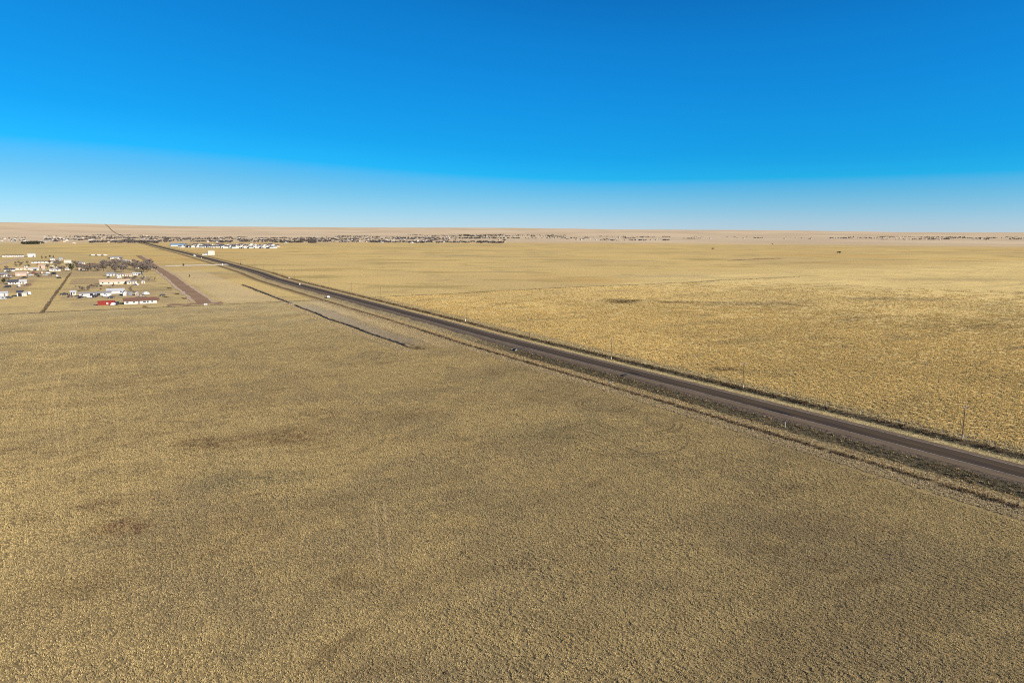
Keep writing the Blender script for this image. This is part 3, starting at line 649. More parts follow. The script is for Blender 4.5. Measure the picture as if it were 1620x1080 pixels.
for i, p in enumerate(pole_p):
    q = float(road_q(p)) + (16.3, 15.0, 12.6, 17.5, 17.0, 18.0, 19.0, 21.0, 20, 19, 18.5)[i] if i < 11 else float(road_q(p)) + 17
    x, y = to_xy(p, q); root = empty("power_pole", (x, y, h1(x, y)), TH + random.gauss(0, .05)); root.rotation_euler[1] = random.gauss(0, .012) - (.03 if i == 0 else 0)
    add("post", pm_body, root); add("crossarm", pm_arm, root)
    for k in (-.92, -.4, .4, .92): add("insulator", pm_ins, root, loc=(k, -.105, 8.25))
    if i < 3: add("base_sleeve", pm_slv, root)
    if i < 11: tag(root, "%s brown wooden power pole beside the highway" % words_ord[i], "power pole", "power poles along the highway")
    else: tag(root, "tiny far power pole beside the distant highway", "power pole", "power poles along the highway")

# ------------------------------------------------------------------ buildings
def cmat(name, c, **k): return plain(name, c, **k)
WH = cmat("white_siding", (0.53, 0.51, 0.47), var=.05); CR = cmat("cream_siding", (0.57, 0.50, 0.40), var=.06); PK = cmat("pinkish_tan_siding", (0.50, 0.36, 0.27), var=.06); GW = cmat("grey_white_metal", (0.48, 0.49, 0.50), var=.06, rough=.5)
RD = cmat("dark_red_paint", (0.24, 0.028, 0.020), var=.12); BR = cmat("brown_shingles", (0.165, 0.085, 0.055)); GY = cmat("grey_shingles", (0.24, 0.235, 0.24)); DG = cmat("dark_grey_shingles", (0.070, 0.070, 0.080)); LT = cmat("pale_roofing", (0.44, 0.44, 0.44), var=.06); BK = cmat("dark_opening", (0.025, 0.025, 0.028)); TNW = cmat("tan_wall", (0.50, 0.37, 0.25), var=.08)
GL = cmat("window_glass", (0.035, 0.045, 0.06), rough=.1, spec=.5); BLU = cmat("blue_metal_roof", (0.10, 0.24, 0.40), rough=.5); DR = cmat("door_paint", (0.20, 0.14, 0.10)); TRIM = cmat("white_trim", (0.82, 0.80, 0.76), var=.04); SKT = cmat("skirting", (0.42, 0.36, 0.30))
MATS = dict(W=WH, C=CR, P=PK, G=GW, R=RD, B=BR, g=GY, d=DG, l=LT, T=TNW, b=BLU)
unit_pane = boxes("window", [(-.5, .5, -.03, .01, -.5, .5)]); unit_pane.materials.append(GL)
unit_frame = boxes("frame", [(-.58, -.5, -.05, 0, -.58, .58), (.5, .58, -.05, 0, -.58, .58), (-.5, .5, -.05, 0, .5, .58), (-.5, .5, -.05, 0, -.58, -.5)]); unit_frame.materials.append(TRIM)
unit_door = boxes("door", [(-.5, .5, -.04, .01, 0, 2.05)]); unit_door.materials.append(DR)
def prism_vf(L, D, hw, hr, axis, base=0):
    if axis == 'b':
        V = [(0, 0, 0), (L, 0, 0), (L, D, 0), (0, D, 0), (0, 0, hw), (L, 0, hw), (L, D, hw), (0, D, hw), (0, D / 2, hw + hr), (L, D / 2, hw + hr)]
        F = [(0, 1, 5, 4), (2, 3, 7, 6), (3, 0, 4, 8, 7), (1, 2, 6, 9, 5), (4, 5, 9, 8), (6, 7, 8, 9), (0, 3, 2, 1)]
    else:
        V = [(0, 0, 0), (L, 0, 0), (L, D, 0), (0, D, 0), (0, 0, hw), (L, 0, hw), (L, D, hw), (0, D, hw), (L / 2, 0, hw + hr), (L / 2, D, hw + hr)]
        F = [(0, 1, 5, 8, 4), (2, 3, 7, 9, 6), (3, 0, 4, 7), (1, 2, 6, 5), (4, 8, 9, 7), (8, 5, 6, 9), (0, 3, 2, 1)]
    return V, F
def roof_vf(L, D, hw, hr, axis, ov=.45, th=.16):
    """Two sloping slabs with an overhang."""
    V = []; F = []
    if axis == 'b': run, length = D / 2, L
    else: run, length = L / 2, D
    s = hr / run
    for sgn in (-1, 1):
        pts = []
        for along in (-ov, length + ov):
            for k in (run + ov, 0):
                for dz in (.02, th):
                    zz = hw + hr - s * k + dz
                    c = run + sgn * k
                    pts.append((along, c, zz) if axis == 'b' else (c, along, zz))
        bs = len(V); V += pts
        q = [(0, 2, 3, 1), (4, 5, 7, 6), (0, 1, 5, 4), (2, 6, 7, 3), (1, 3, 7, 5), (0, 4, 6, 2)]
        F += [tuple(bs + i for i in f) for f in q]
    return V, F
def building(name, label, cat, u0, u1, v, hpx, depth, wall, roof, axis='b', openings=(), group=None, rise=None, end=None, chimney=False, skirt=False, minh=2.3, small=False):
    """Box building on the survey grid: photo span u0..u1, near base corner at row v, wall height in photo pixels."""
    x, y = site((u0 + u1) / 2, v); m = mpp(x, y); hw = max(minh, hpx * m * .78)
    L = max(2.0, ((u1 - u0) * m - depth * .512) / .859)
    x, y = site(u0 + depth * .512 / m, v)
    z = h1(x, y); root = empty(name, (x, y, z - .05), TH); tag(root, label, cat, group)
    hr = rise if rise is not None else (.17 * (depth if axis == 'b' else L))
    V, F = prism_vf(L, depth, hw, hr, axis)
    mats = [MATS[wall], MATS[end or wall]]; mi = [0] * 7
    if axis == 'b': mi[2] = 1
    else: mi[2] = 1
    wl = py_mesh("wall", V, F, mi); add("wall", wl, root, mats)
    if roof:
        V, F = roof_vf(L, depth, hw, hr, axis); rf = add("roof", py_mesh("roof", V, F), root, MATS[roof])
        if chimney: add("chimney", boxes("chimney", [(L * .6, L * .6 + .7, depth * .5, depth * .5 + .7, hw + hr - .3, hw + hr + .9)]), rf, MATS['B'])
    if skirt: add("skirting", boxes("skirting", [(-.03, L + .03, -.04, .02, 0, .5)]), root, SKT)
    for op in openings:
        k, fx = op[0], op[1]
        if k == 'w':
            ww = op[2] if len(op) > 2 else 1.3
            o = add("window", unit_pane, root, loc=(L * fx, 0, hw * .58), scale=(ww, 1, min(1.15, hw * .42))); add("frame", unit_frame, o)
        elif k == 'd': add("door", unit_door, root, loc=(L * fx, 0, .05))
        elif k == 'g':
            gw = op[2] * L; add("garage_door_or_gap", boxes("garage_door_or_gap", [(L * fx - gw / 2, L * fx + gw / 2, -.05, .01, .05, hw * .86)]), root, BK)  # near-black panel: the shade inside an open doorway is put into its colour
        elif k == 'W':
            gw = op[2] * L; add("garage_door_or_gap", boxes("garage_door_or_gap", [(L * fx - gw / 2, L * fx + gw / 2, -.05, .01, .05, hw * .82)]), root, GW)
        elif k == 'e':
            o = add("window", unit_pane, root, loc=(0, depth * fx, hw * .58), scale=(1.2, 1, 1.0)); o.rotation_euler = (0, 0, -math.pi / 2)
    return root, L, hw

W2 = (('w', .25), ('w', .75), ('d', .5)); W3 = (('w', .15), ('w', .40), ('d', .58), ('w', .80)); W4 = (('w', .10, 1.6), ('w', .30), ('d', .45), ('w', .62, 1.8), ('w', .86)); W1 = (('w', .35), ('d', .7))
B = building
# nearest lots
r, L, hw = B("shipping_container", "dark red steel shipping container lying left of the brown roofed house", "container", 151.5, 175.5, 483, 7.6, 2.6, 'R', None, openings=())
add("white_patch", boxes("white_patch", [(L * .50, L * .50 + 1.0, -.03, .01, .7, 1.7)]), r, TRIM)
for k in range(1, 9): add("corrugation", boxes("corrugation", [(L * k / 9 - .08, L * k / 9 + .08, -.05, .005, .1, 2.3)]), r, RD)
B("ranch_house", "long white ranch house with brown shingle roof and pinkish gable end", "house", 186, 236, 481.5, 6.2, 9.0, 'W', 'B', openings=W4 + (('w', .72),), end='P', rise=1.7, chimney=True)
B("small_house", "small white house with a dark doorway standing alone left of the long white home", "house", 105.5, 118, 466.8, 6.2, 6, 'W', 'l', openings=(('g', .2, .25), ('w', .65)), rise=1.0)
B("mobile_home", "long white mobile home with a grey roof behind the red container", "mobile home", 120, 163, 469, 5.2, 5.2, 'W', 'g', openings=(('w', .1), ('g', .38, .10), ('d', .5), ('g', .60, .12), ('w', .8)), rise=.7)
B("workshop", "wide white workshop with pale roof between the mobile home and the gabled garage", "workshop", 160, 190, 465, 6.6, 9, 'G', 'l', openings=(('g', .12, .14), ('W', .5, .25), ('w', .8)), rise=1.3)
B("garage", "white gabled garage showing its gable end beside the round grey tank", "garage", 184.5, 200.5, 468, 5.6, 10, 'W', 'l', axis='a', openings=(('W', .45, .4), ('d', .85)), rise=1.5)
B("shed", "small white shed right of the round grey tank", "shed", 211, 217.5, 467.5, 4.6, 3.5, 'W', 'l', axis='a', openings=(('d', .5),), rise=.6)
B("house", "cream double gabled house standing alone behind the white workshop", "house", 151, 194, 450.5, 6.4, 8, 'C', 'T', openings=W4, rise=1.5, skirt=True)
B("mobile_home", "short cream mobile home right of the double gabled house", "mobile home", 197, 213, 449.5, 5.4, 4.5, 'C', 'g', openings=W2, rise=.6)
B("shed", "tiny white shed at the right end of the cream homes", "shed", 221.5, 228, 448.6, 4.6, 3, 'W', 'l', axis='a', openings=(('d', .5),), rise=.6)
B("house", "grey white house with a dark left end before the grove", "house", 163, 178.5, 436.6, 4.6, 8, 'G', 'g', openings=W1, rise=1.4)
B("mobile_home", "pale mobile home in the middle of the row before the grove", "mobile home", 181, 193, 437, 4.0, 5, 'W', 'g', openings=W1, rise=.7)
B("mobile_home", "cream mobile home with two windows right of centre before the grove", "mobile home", 194.5, 206, 437.6, 4.0, 5, 'C', 'T', openings=W2, rise=.7)
B("mobile_home", "long pale mobile home at the right end of the row before the grove", "mobile home", 206.5, 221.5, 435.6, 4.2, 5, 'W', 'l', openings=W3, rise=.7)
# left edge lots
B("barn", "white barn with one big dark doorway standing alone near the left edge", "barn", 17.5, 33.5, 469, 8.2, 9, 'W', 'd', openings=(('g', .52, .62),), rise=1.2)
B("shed", "white lean-to shed joined to the right side of the barn", "shed", 32, 40.5, 468.2, 6.0, 5, 'C', 'l', openings=(), rise=.5)
B("shed", "grey white shed cut by the left edge of the picture", "shed", -6, 8.5, 468.6, 7.0, 6, 'G', 'l', openings=(('d', .6),), rise=.8)
B("house", "low house with dark roof behind the pale gravel strip", "house", 5, 24, 450, 4.0, 9, 'W', 'd', openings=W2, rise=2.0)
B("house", "bright white house right of the dark roofed house", "house", 22, 38, 449.4, 5.2, 8, 'W', 'l', openings=(('w', .3), ('d', .6)), rise=1.5)
B("house", "white house with grey roof at the left edge above the gravel strip", "house", -6, 9, 437.6, 5.0, 8, 'W', 'g', openings=W1, rise=1.3)
B("shed", "little white shed between the white house and the pink building", "shed", 9.5, 16, 439.6, 3.6, 3, 'W', 'l', openings=(('d', .5),), rise=.5)
B("metal_building", "large pinkish tan metal building among parked vehicles at left", "metal building", 16.5, 36.5, 436.6, 5.4, 11, 'P', 'P', openings=(('W', .3, .2),), rise=1.3)
B("mobile_home", "dark roofed long home at the upper left edge", "mobile home", 2, 18, 429.5, 3.4, 7, 'W', 'd', openings=W2, rise=1.4)
B("mobile_home", "very long cream mobile home above the pink building", "mobile home", 17, 46, 427.2, 3.4, 5, 'C', 'T', openings=W4, rise=.7)
B("house", "white house at the right end of the very long cream home", "house", 44, 57.5, 428, 4.0, 7, 'W', 'l', openings=W1, rise=1.0)
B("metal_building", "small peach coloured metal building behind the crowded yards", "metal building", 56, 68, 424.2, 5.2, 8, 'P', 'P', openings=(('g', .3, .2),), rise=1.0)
B("mobile_home", "long bright white mobile home with a thin dark roof edge, upper left", "mobile home", 47, 73.5, 416.6, 3.4, 5, 'W', 'd', openings=W4, rise=.7)
B("shed", "small white shed with dark sides left of the peach building", "shed", 36, 42, 423, 3.4, 4, 'W', 'd', openings=(('d', .5),), rise=.6)
B("mobile_home", "pale mobile home beside the bare trees right of the crowded yards", "mobile home", 75, 91, 429, 3.0, 5, 'W', 'l', openings=W2, rise=.6)
B("house", "white house amid dark shrubs, leftmost of the small upper cluster", "house", 76, 84.5, 412, 3.8, 8, 'W', 'g', openings=W1, rise=1.2)
B("house", "grey roofed house, middle of the small upper cluster", "house", 84, 92.5, 414, 3.4, 7, 'C', 'g', openings=W1, rise=1.2)
B("house", "tall pale house at the back of the small upper cluster", "house", 91, 97.5, 411, 4.0, 7, 'G', 'g', openings=W1, rise=1.2)
B("metal_building", "bright cream metal building at the right of the small upper cluster", "metal building", 97, 109.5, 415.6, 4.2, 9, 'C', 'C', openings=(('W', .5, .3),), rise=.9)
B("mobile_home", "white mobile home standing alone above the round evergreen tree", "mobile home", 121, 131.5, 417.6, 2.8, 5, 'W', 'g', openings=W2, rise=.8)
for k, (a_, b_) in enumerate(((1.5, 12.5), (12.5, 23.5), (23, 34))):
    B("mobile_home", "%s of three white mobile homes in line by the farm track" % ("leftmost", "middle one", "rightmost")[k], "mobile home", a_, b_, 406.6 - k * .15, 3.2, 5, 'W', 'd', openings=W2, rise=.7, group="mobile homes in line by the farm track")
B("metal_building", "tall bright white metal building right of the three mobile homes in line", "metal building", 39, 52.5, 406.6, 5.6, 12, 'W', 'W', openings=(('W', .5, .3),), rise=1.4)
B("house", "white house with blue grey roof right of the row of parked vehicles", "house", 170, 188, 409.6, 3.2, 9, 'W', 'g', openings=W3, rise=1.8)
B("shed", "pale shed in the grey trees left of the grove", "shed", 121, 131, 427.6, 4.0, 5, 'C', 'T', openings=(('d', .4),), rise=.7)
B("shed", "small white shed just left of the round evergreen tree", "shed", 101, 108, 427.6, 3.2, 4, 'W', 'l', openings=(('d', .4),), rise=.6)
B("house", "pale house half hidden by the bare trees of the grove", "house", 184, 194, 423.4, 3.4, 7, 'C', 'g', openings=W1, rise=1.0)
B("mobile_home", "white mobile home in the grove near the dirt road", "mobile home", 209, 218, 425, 3.4, 5, 'W', 'l', openings=W1, rise=.7)
B("shed", "small white shed at the upper end of the grove", "shed", 199, 206, 414.6, 2.8, 5, 'W', 'l', openings=(('d', .5),), rise=.6)
B("mobile_home", "pale mobile home behind the grove, right of the blue grey roof", "mobile home", 187, 198, 413, 2.6, 5, 'G', 'g', openings=W1, rise=.7)
# across the highway
B("metal_building", "tall boxy white metal building beside the highway", "metal building", 324.5, 337.5, 403.6, 8.6, 12, 'C', 'C', openings=(('W', .7, .2),), rise=.8)
B("shed", "low white shed at the left foot of the tall boxy white building", "shed", 318, 326.5, 404.2, 2.8, 6, 'W', 'l', openings=(('d', .5),), rise=.6)
B("warehouse", "long low building with a blue metal roof where the subdivision meets the highway", "warehouse", 264, 288, 389.6, 2.6, 26, 'W', 'b', openings=(('W', .2, .1), ('W', .5, .1)), rise=4)

# ------------------------------------------------------------------ other yard things
tx, ty = site(205, 467); tz = h1(tx, ty); root = empty("round_tank", (tx, ty, tz), 0); tag(root, "round grey tank with a domed top between the gabled garage and the white shed", "tank")
MTK = cmat("tank_metal", (0.20, 0.20, 0.21), rough=.5)
bm = bmesh.new(); prev = None
add("body", tubes("body", [((0, 0, 0), (0, 0, 2.3), 2.4, 2.4)], 20), root, MTK); add("dome", tubes("dome", [((0, 0, 2.3), (0, 0, 2.7), 2.4, 1.7), ((0, 0, 2.7), (0, 0, 2.95), 1.7, .5)], 20), root, MTK); add("band", tubes("band", [((0, 0, 1.1), (0, 0, 1.2), 2.43, 2.43)], 20), root, GY)
bm.free()

def profile_mesh(name, prof, y0, y1):
    n = len(prof); V = [(x, y0, z) for x, z in prof] + [(x, y1, z) for x, z in prof]
    F = [tuple(range(n)), tuple(range(2 * n - 1, n - 1, -1))] + [(i, i + n, (i + 1) % n + n, (i + 1) % n) for i in range(n)]
    return py_mesh(name, V, F)
WHEEL = tubes("wheel", [((0, -.11, 0), (0, .11, 0), .34, .34)], 12); WHEEL.materials.append(cmat("tyre_rubber", (0.03, 0.03, 0.03))); RIM = tubes("rim", [((0, -.125, 0), (0, .125, 0), .19, .19)], 8); RIM.materials.append(GW)
CARM = {}
def vehicle(label, u, v, kind, color, rz, scale=1.0, group=None, cat=None):
    x, y = site(u, v); z = h1(x, y); nm = {'car': 'parked_car', 'pickup': 'pickup_truck', 'van': 'van', 'trailer': 'stock_trailer'}[kind]
    root = empty(nm, (x, y, z + .02), TH + rz); tag(root, label, cat or {'car': 'car', 'pickup': 'pickup', 'van': 'van', 'trailer': 'trailer'}[kind], group)
    if color not in CARM: CARM[color] = cmat("vehicle_paint", color, rough=.35, spec=.5, var=.03)
    pb = {'car': [(-2.2, .35), (2.2, .35), (2.25, .75), (1.3, .92), (.6, 1.42), (-1.1, 1.45), (-1.9, .98), (-2.25, .9)],
          'pickup': [(-2.7, .45), (2.7, .45), (2.72, 1.0), (1.5, 1.12), (.85, 1.8), (-.5, 1.82), (-.75, 1.15), (-2.72, 1.15)],
          'van': [(-2.7, .4), (2.7, .4), (2.72, 1.0), (2.0, 1.2), (1.4, 2.1), (-2.7, 2.15)],
          'trailer': [(-3.6, .6), (3.6, .6), (3.6, 2.2), (3.3, 2.7), (2.8, 2.9), (-2.8, 2.9), (-3.3, 2.7), (-3.6, 2.2)]}[kind]
    pb = [(a * scale, b * scale) for a, b in pb]
    add("body", profile_mesh("body", pb, -.92 * scale, .92 * scale), root, CARM[color])
    wp = {'car': [(-.95, 1.0), (.95, 1.0), (.5, 1.36), (-1.0, 1.38)], 'pickup': [(-.4, 1.2), (1.1, 1.2), (.75, 1.7), (-.4, 1.72)], 'van': [(.3, 1.25), (1.75, 1.25), (1.35, 1.95), (.3, 1.95)], 'trailer': [(-3.0, 1.7), (3.0, 1.7), (3.0, 2.1), (-3.0, 2.1)]}[kind]
    add("windows", profile_mesh("windows", [(a * scale, b * scale) for a, b in wp], -.935 * scale, .935 * scale), root, GL)
    wx = {'car': 1.35, 'pickup': 1.7, 'van': 1.7, 'trailer': .45}[kind]
    for sx_ in (-1, 1):
        for sy_ in (-1, 1):
            o = add("wheel", WHEEL, root, loc=(sx_ * wx * scale, sy_ * .86 * scale, .34), scale=(1, 1, 1)); add("rim", RIM, o)
    return root
DKC = (.03, .03, .035); WHC = (.75, .75, .74); SLC = (.42, .43, .45); RDC = (.30, .04, .03); BLC = (.06, .10, .20); TNC = (.42, .34, .25); BNC = (.14, .08, .05)
vehicle("dark round-shouldered stock trailer parked at the right end of the brown roofed house", 244, 476.6, 'trailer', BNC, .05)
vehicle("white pickup parked just right of the red container", 179.5, 483, 'pickup', WHC, 1.2)
vehicle("dark van parked between the red container and the brown roofed house", 185, 482, 'van', DKC, 1.3)
vehicle("dark car parked alone near the dirt road, right of the stock trailer", 258, 468, 'car', DKC, .2)
vehicle("small pale car on the far shoulder of the highway", 457, 440.5, 'car', TNC, math.pi / 2)
vehicle("small white car parked where the fences meet by the highway", 519, 471, 'car', WHC, 1.45)
vehicle("black pickup by the left end of the small white house", 101.5, 466.5, 'pickup', DKC, 0)
vehicle("dark car parked before the tall boxy white building", 314, 404.5, 'car', DKC, .4)
vehicle("white van parked left of the tall boxy white building", 308, 405, 'van', WHC, .4)
for k, (u, v, kd, c_) in enumerate(((143, 404.6, 'car', DKC), (147.5, 404.4, 'van', WHC), (152.5, 404.6, 'car', DKC), (157, 404.5, 'van', WHC), (162, 404.7, 'car', BNC), (167, 404.5, 'van', WHC))):
    vehicle("%s vehicle from the left in the row parked at the top of the lots" % ("first dark", "second, white", "third, dark", "fourth, white", "fifth, brown", "last, white")[k], u, v, kd, c_, random.uniform(-.3, .3), 1.25, "vehicles parked in a row at the top of the lots")
junk = [(43, 433, 'van', WHC), (48, 436.5, 'pickup', SLC), (53, 432, 'car', RDC), (58, 435, 'car', DKC), (62, 438, 'pickup', BNC), (66, 433, 'van', TNC), (71, 436, 'car', SLC), (75, 433, 'pickup', WHC), (80, 437, 'car', BNC), (85, 434, 'van', DKC), (90, 437.5, 'car', WHC), (39, 440, 'pickup', DKC), (33, 442, 'car', BNC), (56, 428, 'pickup', DKC), (70, 427.5, 'van', SLC), (45, 421, 'car', DKC), (72, 421, 'pickup', SLC), (82, 422, 'car', WHC), (90, 424, 'van', WHC), (93, 440.5, 'car', DKC)]
cn = {WHC: 'white', SLC: 'silver', RDC: 'red', DKC: 'dark', BNC: 'brown', TNC: 'tan'}; kn = {'car': 'car', 'pickup': 'pickup', 'van': 'van'}
for u, v, kd, c_ in junk:
    vehicle("old %s %s standing in the crowded yard beside the pink building" % (cn[c_], kn[kd]), u, v, kd, c_, random.uniform(0, 6.3), 1.1, "old vehicles in the crowded yard")

gy = random.Random(31)
for (u, v) in ((112, 470), (128, 471.5), (142, 471), (150, 470.5), (168, 469.5), (176, 471.5), (222, 470), (231, 466), (207, 478), (146, 452.5), (160, 453), (176, 453), (216, 451), (172, 439), (188, 440), (200, 440.5), (214, 438.5), (228, 440), (12, 455), (30, 454), (44, 452), (3, 474), (46, 466), (14, 472), (60, 419), (86, 416.5), (112, 417.5), (136, 419.5), (150, 418)):
    kd = gy.choice(('car', 'pickup', 'van')); c_ = gy.choice((WHC, DKC, SLC, BNC, TNC, RDC))
    vehicle("small %s %s parked in the yards of the home lots" % (cn[c_], kn[kd]), u, v, kd, c_, gy.uniform(0, 6.3), 1.0, "vehicles in the yards of the home lots")

# signs, markers, culvert, rubble
MSG = cmat("sign_white", (0.80, 0.76, 0.72), var=.04)
x, y = site(325.5, 484); root = empty("notice_board", (x, y, h1(x, y)), TH - .5); tag(root, "pair of white notice boards on posts at the near end of the dirt road", "sign")
for k in (-.62, .62):
    add("panel", boxes("panel", [(k - .55, k + .55, -.04, .04, .75, 1.75)]), root, MSG); add("post", boxes("post", [(k - .05, k + .05, .045, .12, 0, 1.7)]), root, MPOST)
def marker(label, u, v, h_, w_, mat, nm="marker_post", cat="marker post"):
    x, y = site(u, v); root = empty(nm, (x, y, h1(x, y)), TH + .4); tag(root, label, cat)
    add("post", boxes("post", [(-w_ / 2, w_ / 2, -.02, .02, -.1, h_)]), root, mat); add("reflector", boxes("reflector", [(-w_ * .4, w_ * .4, -.035, -.021, h_ - .3, h_ - .08)]), root, GW)
marker("slender white marker post on the near bank of the highway", 1242, 676, 1.5, .16, MSG)
marker("white marker at the foot of the fifth pole beside the highway", 736.5, 508, 1.1, .5, MSG)
marker("white marker on the near shoulder of the far highway", 474.5, 450.5, 1.5, .8, MSG)
marker("white marker where the pale gravel drive meets the highway", 352, 419.5, 2.2, .9, MSG)
marker("white marker beside the highway near the boxy white building", 318.5, 408.6, 1.6, .7, MSG)
MCN = cmat("concrete", (0.25, 0.22, 0.19)); x, y = site(815, 553.5)
root = empty("culvert", (x, y, h1(x, y) - .1), TH); tag(root, "pale concrete culvert mouth in the near bank of the highway", "culvert")
add("headwall", boxes("headwall", [(-.15, .15, -1.4, -.5, 0, .8), (-.15, .15, .5, 1.4, 0, .8), (-.15, .15, -.5, .5, .62, .8)]), root, MCN); add("opening", tubes("opening", [((-.12, 0, .32), (5, 0, .32), .42, .42)], 14), root, BK)
add("wingwall", boxes("wingwall", [(-1.0, -.15, -1.45, -1.3, 0, .5)]), root, MCN); add("wingwall", boxes("wingwall", [(-1.0, -.15, 1.3, 1.45, 0, .5)]), root, MCN)
def rock(label, u, v, s, mat, nm="concrete_block", cat="concrete block", group=None):
    x, y = site(u, v); bm = bmesh.new(); bmesh.ops.create_icosphere(bm, subdivisions=2, radius=1)
    for q_ in bm.verts:
        c = q_.co; f = 1 / max(abs(c.x), abs(c.y), abs(c.z)) ** .6
        q_.co = Vector((c.x * s[0], c.y * s[1], c.z * s[2])) * f * random.uniform(.85, 1.1)
    me = bpy.data.meshes.new(nm); bm.to_mesh(me); bm.free()
    o = add(nm, me, mat=mat, loc=(x, y, h1(x, y) + s[2] * .4), rot=(random.uniform(-.2, .2), random.uniform(-.2, .2), random.uniform(0, 3))); tag(o, label, cat, group)
rock("pale broken slab lying on the near fence line below the road cut", 966, 607, (1.1, .6, .3), MCN)
for k, (u, v) in enumerate(((457.5, 480.5), (460.5, 481.5), (463.5, 480.2))): rock("pale broken concrete lump in the gap of the earth bank", u, v, (.8, .55, .4), MCN, group="concrete lumps in the gap of the earth bank")
rock("black lump standing in for the shade of a hole in the near bank of the highway", 988, 594, (1.2, .7, .4), BK, "hole_shade", "dark hole")  # near-black lump; the shade inside a hole in the bank is its colour

# ------------------------------------------------------------------ trees
def bare_tree(seed, spread=.42, dens=150):
    g = random.Random(seed); tv = []; tips = []
    tv.append(((0, 0, -.02), (0, 0, .30), .030, .022))
    for k in range(7):
        a_ = k * 2.4 + g.uniform(-.4, .4); z0 = g.uniform(.18, .32); ln = g.uniform(.30, .52); el = g.uniform(.55, 1.25)
        p1 = (math.cos(a_) * math.cos(el) * ln, math.sin(a_) * math.cos(el) * ln, z0 + math.sin(el) * ln)
        tv.append(((0, 0, z0), p1, .015, .006)); tips.append(((0, 0, z0), p1))
        for j in range(3):
            f = g.uniform(.45, .95); b0 = tuple(p1[i] * f + (0, 0, z0)[i] * (1 - f) for i in range(3)); a2 = g.uniform(0, 6.28); l2 = g.uniform(.14, .26)
            b1 = (b0[0] + math.cos(a2) * l2 * .7, b0[1] + math.sin(a2) * l2 * .7, b0[2] + l2 * g.uniform(.3, .9)); tv.append((b0, b1, .007, .003)); tips.append((b0, b1))
    trunk = tubes("trunk", tv, 5)
    V = []; F = []
    for k in range(dens):
        s, e = g.choice(tips); f = g.uniform(.3, 1.05); b0 = Vector(s).lerp(Vector(e), f)
        d = Vector((g.gauss(0, 1), g.gauss(0, 1), g.gauss(.5, .8))).normalized() * g.uniform(.06, .16); sd = d.cross(Vector((g.gauss(0, 1), g.gauss(0, 1), g.gauss(0, 1)))).normalized() * g.uniform(.009, .020)
        n = len(V); V += [tuple(b0 - sd), tuple(b0 + sd), tuple(b0 + d + sd * .4), tuple(b0 + d - sd * .4)]; F.append((n, n + 1, n + 2, n + 3))
    return trunk, py_mesh("crown", V, F)
def leafy_tree(seed, conifer=False, n_=260):
    g = random.Random(seed); trunk = tubes("trunk", [((0, 0, -.02), (0, 0, .55), .03, .012)] + [((0, 0, .2 + .08 * k), (math.cos(k * 2.3) * .2, math.sin(k * 2.3) * .2, .4 + .09 * k), .012, .004) for k in range(5)], 5)
    V = []; F = []
    lob = [(Vector((g.gauss(0, .17), g.gauss(0, .17), g.uniform(.35, .78))), g.uniform(.13, .24)) for _ in range(11)]
    for k in range(n_):
        if conifer:
            z = g.uniform(.08, 1.0); rr = (1 - z) * .32 * g.uniform(.5, 1.05) + .01; a_ = g.uniform(0, 6.28); c = Vector((math.cos(a_) * rr, math.sin(a_) * rr, z))
        else:
            c0, r0 = g.choice(lob); d = Vector((g.gauss(0, 1), g.gauss(0, 1), g.gauss(0, 1))).normalized(); c = c0 + d * r0 * g.uniform(.6, 1.0)
        u = Vector((g.gauss(0, 1), g.gauss(0, 1), g.gauss(0, 1))).normalized() * g.uniform(.03, .065); v = u.cross(Vector((g.gauss(0, 1), g.gauss(0, 1), g.gauss(0, 1)))).normalized() * g.uniform(.025, .05)
        n = len(V); V += [tuple(c - u - v), tuple(c + u - v * .6), tuple(c + u * .7 + v), tuple(c - u * .8 + v)]; F.append((n, n + 1, n + 2, n + 3))
    return trunk, py_mesh("crown", V, F)
MBARK = plain("grey_bark", (0.115, 0.095, 0.080), .9, .1); MTWIG = plain("grey_twigs", (0.215, 0.172, 0.140), .9, .05); MGRN = plain("evergreen_needles", (0.045, 0.055, 0.025), .8, .15, .2); MSHR = plain("olive_shrub", (0.075, 0.070, 0.036), .85, .1, .2)
BT = [bare_tree(i, dens=420) for i in range(4)]; ET = [leafy_tree(20 + i) for i in range(2)]; CT = [leafy_tree(30, True)]
for t_, c_ in BT: t_.materials.append(MBARK); c_.materials.append(MTWIG)
for t_, c_ in ET + CT: t_.materials.append(MBARK); c_.materials.append(MGRN)
def tree(nm, label, tpl, x, y, hgt, wid=1.0, cat="tree", group=None):
    root = empty(nm, (x, y, h1(x, y)), random.uniform(0, 6.28)); root.scale = (hgt * wid, hgt * wid, hgt); tag(root, label, cat, group)
    add("trunk", tpl[0], root); add("crown", tpl[1], root); return root
x, y = site(113.5, 428.6); tree("evergreen_tree", "broad round dark evergreen tree at the end of the weedy lot line", ET[0], x, y, 10.5, 1.05)
for u, v, hh, lb in ((66.5, 408.5, 5, "leftmost small dark evergreen by the small upper cluster"), (72.5, 409, 4.5, "second small dark evergreen by the small upper cluster"), (79, 407.5, 5, "third small dark evergreen by the small upper cluster"), (84.5, 407.5, 4.8, "rightmost small dark evergreen by the small upper cluster"), (52.8, 407, 4.5, "dark evergreen at the right corner of the tall white metal building"),
                   (224.5, 435.5, 4.5, "small dark evergreen at the right end of the homes before the grove"), (124, 424, 7, "dark evergreen right of the broad round one"), (381, 418.4, 3.0, "lone dark bush beside the highway past the pale drive"), (290, 421.5, 4.5, "lone bush standing on the pale gravel drive"), (6, 448.5, 6, "dark evergreen left of the dark roofed house"), (300, 438, 3.0, "lone olive bush in the golden field by the dirt road")):
    x, y = site(u, v); tree("evergreen_tree", lb, random.choice(ET + CT), x, y, hh)
gr = random.Random(4)
